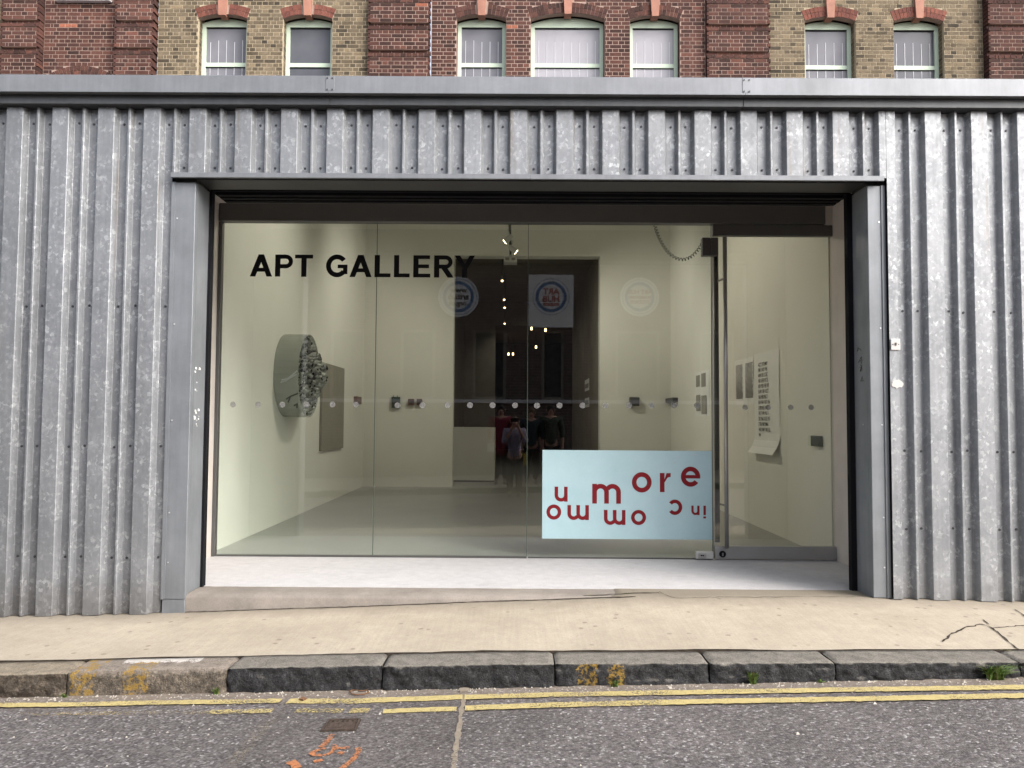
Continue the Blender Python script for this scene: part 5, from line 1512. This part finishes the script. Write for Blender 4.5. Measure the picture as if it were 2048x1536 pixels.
    for sg in (-1, 1):
        k = 0
        for q, r_ in zip([(sg*.05, 0, .46), (sg*.055, .012, .275), (sg*.055, -.006, .06)], (.066, .048, .038)):
            V3.append(p(*q)); R3.append(r_*h); E3.append((k, len(V3)-1)); k = len(V3)-1
    chain('trousers', V3, E3, R3, legs, t, 1)
    for sg in (-1, 1):
        MB().tube([p(sg*.056, -.035, .020), p(sg*.057, .0, .028), p(sg*.060, .05, .022), p(sg*.062, .085, .016)], [.018*h, .028*h, .026*h, .015*h], 10).build('shoe', shoe or M['dark_box'], t, True)
    return t, p, armL, armR
maroon = plain('maroon_cloth', (0.20, 0.02, 0.04), 0.85); navy = plain('dark_trousers', (0.02, 0.02, 0.026), 0.85); lilac = plain('lilac_top', (0.30, 0.26, 0.33), 0.85, 0, 0.3, 6)
darkhair = plain('dark_hair', (0.02, 0.015, 0.012), 0.6); brownhair = plain('brown_hair', (0.14, 0.09, 0.05), 0.6)
petrol = plain('dark_teal_top', (0.02, 0.035, 0.04), 0.8); pattern = plain('dark_green_patterned_shirt', (0.06, 0.075, 0.05), 0.85, 0, 0.8, 26.0)
t, p, aL, aR = person(0.0, -0.30, 1.58, 'person in a lilac top taking the photograph with a raised phone', lilac, navy, brownhair, 'photo')
ph_c = Vector((0.0, -0.028, CAM_H))
phone = empty('phone', tuple(ph_c), 'dark phone held up in both hands by the person in lilac', 'phone')
MB().cbox(-0.075, 0.075, -0.034, -0.026, CAM_H-0.036, CAM_H+0.036, 0.003).build('case', M['black'], phone)
MB().box(-0.07, 0.07, -0.0365, -0.0345, CAM_H-0.032, CAM_H+0.032).build('screen', M['dark_box'], phone)
t, p, aL, aR = person(-0.30, -2.15, 1.74, 'person in a long maroon coat holding a folded paper', maroon, navy, darkhair, 'paper', True, shoe=M['grey_board'])
q = p(*aL[-1]); o = MB().cbox(q.x-0.09, q.x+0.05, q.y+0.03, q.y+0.036, q.z-0.16, q.z+0.02, 0.002).build('folded_paper', M['paper'], None); tag(o, 'folded pale paper in the hand of the person in maroon', 'paper')
t, p, aL, aR = person(0.36, -2.0, 1.66, 'person in a plain dark teal top carrying a yellow bag', petrol, navy, brownhair, 'stand')
q = p(*aL[-1])
bag = empty('shoulder_bag', (q.x, q.y, q.z-0.35), 'small yellow bag hanging from a hand', 'bag')
MB().cbox(q.x-0.11, q.x+0.11, q.y-0.04, q.y+0.05, q.z-0.36, q.z-0.10, 0.02).build('body', plain('yellow_cloth', (0.5, 0.36, 0.04), 0.8), bag)
MB().tube([(q.x-0.08, q.y, q.z-0.10), (q.x-0.03, q.y, q.z+0.0), (q.x+0.03, q.y, q.z+0.0), (q.x+0.08, q.y, q.z-0.10)], 0.008, 6).build('strap', M['ink'], bag)
t, p, aL, aR = person(0.78, -2.05, 1.72, 'person in a dark patterned shirt with bare forearms', pattern, navy, darkhair, 'stand')

# ------------------------------------------------------------------ weeds and small litter along the kerb
def weed(px, py, label, n, hgt, spread, seed, mat='leaf', broad=False, zf=road_z, cat='weed'):
    c = PG(px, py, zf); rnd = random.Random(seed)
    if zf is road_z: c.y = KERB_Y - 0.022
    t = empty('weed', tuple(c), label, cat)
    b = MB(); d_ = MB()
    for k in range(n):
        a = rnd.uniform(0, 2*math.pi); ln = hgt*rnd.uniform(0.55, 1.15); out_ = spread*rnd.uniform(0.1, 1.0)
        dv = Vector((math.cos(a), -abs(math.sin(a))*0.5, 0)); base = c+Vector((rnd.uniform(-.35, .35)*spread, rnd.uniform(-.15, .1)*spread, -0.004))
        wv = (0.0032 if not broad else 0.008)*rnd.uniform(0.7, 1.3); side_ = Vector((-dv.y, dv.x, 0)).normalized()
        tgt = d_ if rnd.random() < 0.12 else b
        pts_ = [base+dv*out_*s_*s_+Vector((0, 0, ln*(s_-0.45*s_*s_*(1 if not broad else .6)))) for s_ in (0, .35, .7, 1)]
        ws = (0.8, 1.0, 0.7, 0.06) if not broad else (0.15, 0.5, 1.1, 0.1)
        vs = []
        for q, w_ in zip(pts_, ws): vs += [q-side_*wv*w_, q+side_*wv*w_]
        tgt.add(vs, [(0, 1, 3, 2), (2, 3, 5, 4), (4, 5, 7, 6)])
    o = b.build('leaves', M[mat], t)
    if d_.v: d_.build('dry_leaves', M['leaf_dry'], t)
weed(1962, 1344, 'big spreading grass tuft at the foot of the kerb', 170, 0.15, 0.12, 1)
weed(1495, 1356, 'small leafy weed at the kerb foot beside a kerb joint', 34, 0.10, 0.05, 2, broad=True)
weed(1224, 1362, 'low weed below the yellow lichen on the granite kerb', 40, 0.075, 0.05, 3)
weed(445, 1378, 'small green weed at the worn tan kerb stone end', 40, 0.075, 0.04, 4)
weed(146, 1384, 'mossy sprig in the joint beside the yellow painted kerb', 30, 0.05, 0.035, 5)
weed(1625, 1352, 'tiny sprout in the gutter near a dark kerb joint', 10, 0.03, 0.03, 6, broad=True)
weed(1097, 1192, 'tiny sprout in the crack under the concrete step', 12, 0.03, 0.02, 7, zf=pave_z)
weed(1180, 1191, 'pair of tiny blades further along the step crack', 8, 0.022, 0.03, 8, zf=pave_z)
weed(1255, 1188, 'tiny green tuft where the step crack rises', 10, 0.022, 0.02, 9, zf=pave_z)
weed(2010, 1302, 'dry tan tuft in the joint behind the kerb', 22, 0.03, 0.04, 10, 'leaf_dry', zf=pave_z)
c0, c1 = gp(1860, 1352), gp(1932, 1350)
o = MB().tube([(c0.x, c0.y, c0.z+0.006), (c1.x, c1.y, c1.z+0.006)], 0.005, 6).build('white_stick', M['white'], None); tag(o, 'thin white plastic stick lying in the gutter by the grass tuft', 'stick')
pts = [gp(px, py) for px, py in ((700,1385),(706,1382),(720,1384),(735,1383),(738,1387),(728,1391),(712,1392),(703,1390),(700,1385))]
o = MB().tube([(q.x, q.y, q.z+0.007) for q in pts], 0.0035, 5).build('string_loop', M['string'], None); tag(o, 'thin brown loop of string lying on the asphalt', 'string')
pts = [gp(597,1403), gp(606,1400), gp(614,1402), gp(606,1406)]
o = MB().add([(q.x, q.y, q.z+0.014+0.006*(i % 2)) for i, q in enumerate(pts)]+[(q.x, q.y, q.z+0.011) for q in pts], [(0,1,2,3), (7,6,5,4), (0,4,5,1), (1,5,6,2), (2,6,7,3), (3,7,4,0)]).build('dead_leaf', M['string'], None); tag(o, 'curled brown dead leaf on the broken yellow line', 'leaf')
# grit and crumbs in the gutter
gb_ = MB(); rnd = random.Random(77)
for k in range(900):
    x = rnd.uniform(-3.6, 3.6); y = KERB_Y-0.015-abs(rnd.gauss(0, 0.05)) if k < 650 else rnd.uniform(3.2, 4.38); s_ = rnd.uniform(0.002, 0.006)*(1.8 if rnd.random() < 0.05 else 1)
    z = road_z(x, y)+0.002
    gb_.add([(x-s_, y-s_*.7, z), (x+s_, y-s_*.5, z), (x+s_*.2, y+s_, z), (x, y, z+s_*1.1)], [(0,1,3), (1,2,3), (2,0,3)])
tag(gb_.build('gravel', M['litter'], None), kind='stuff')
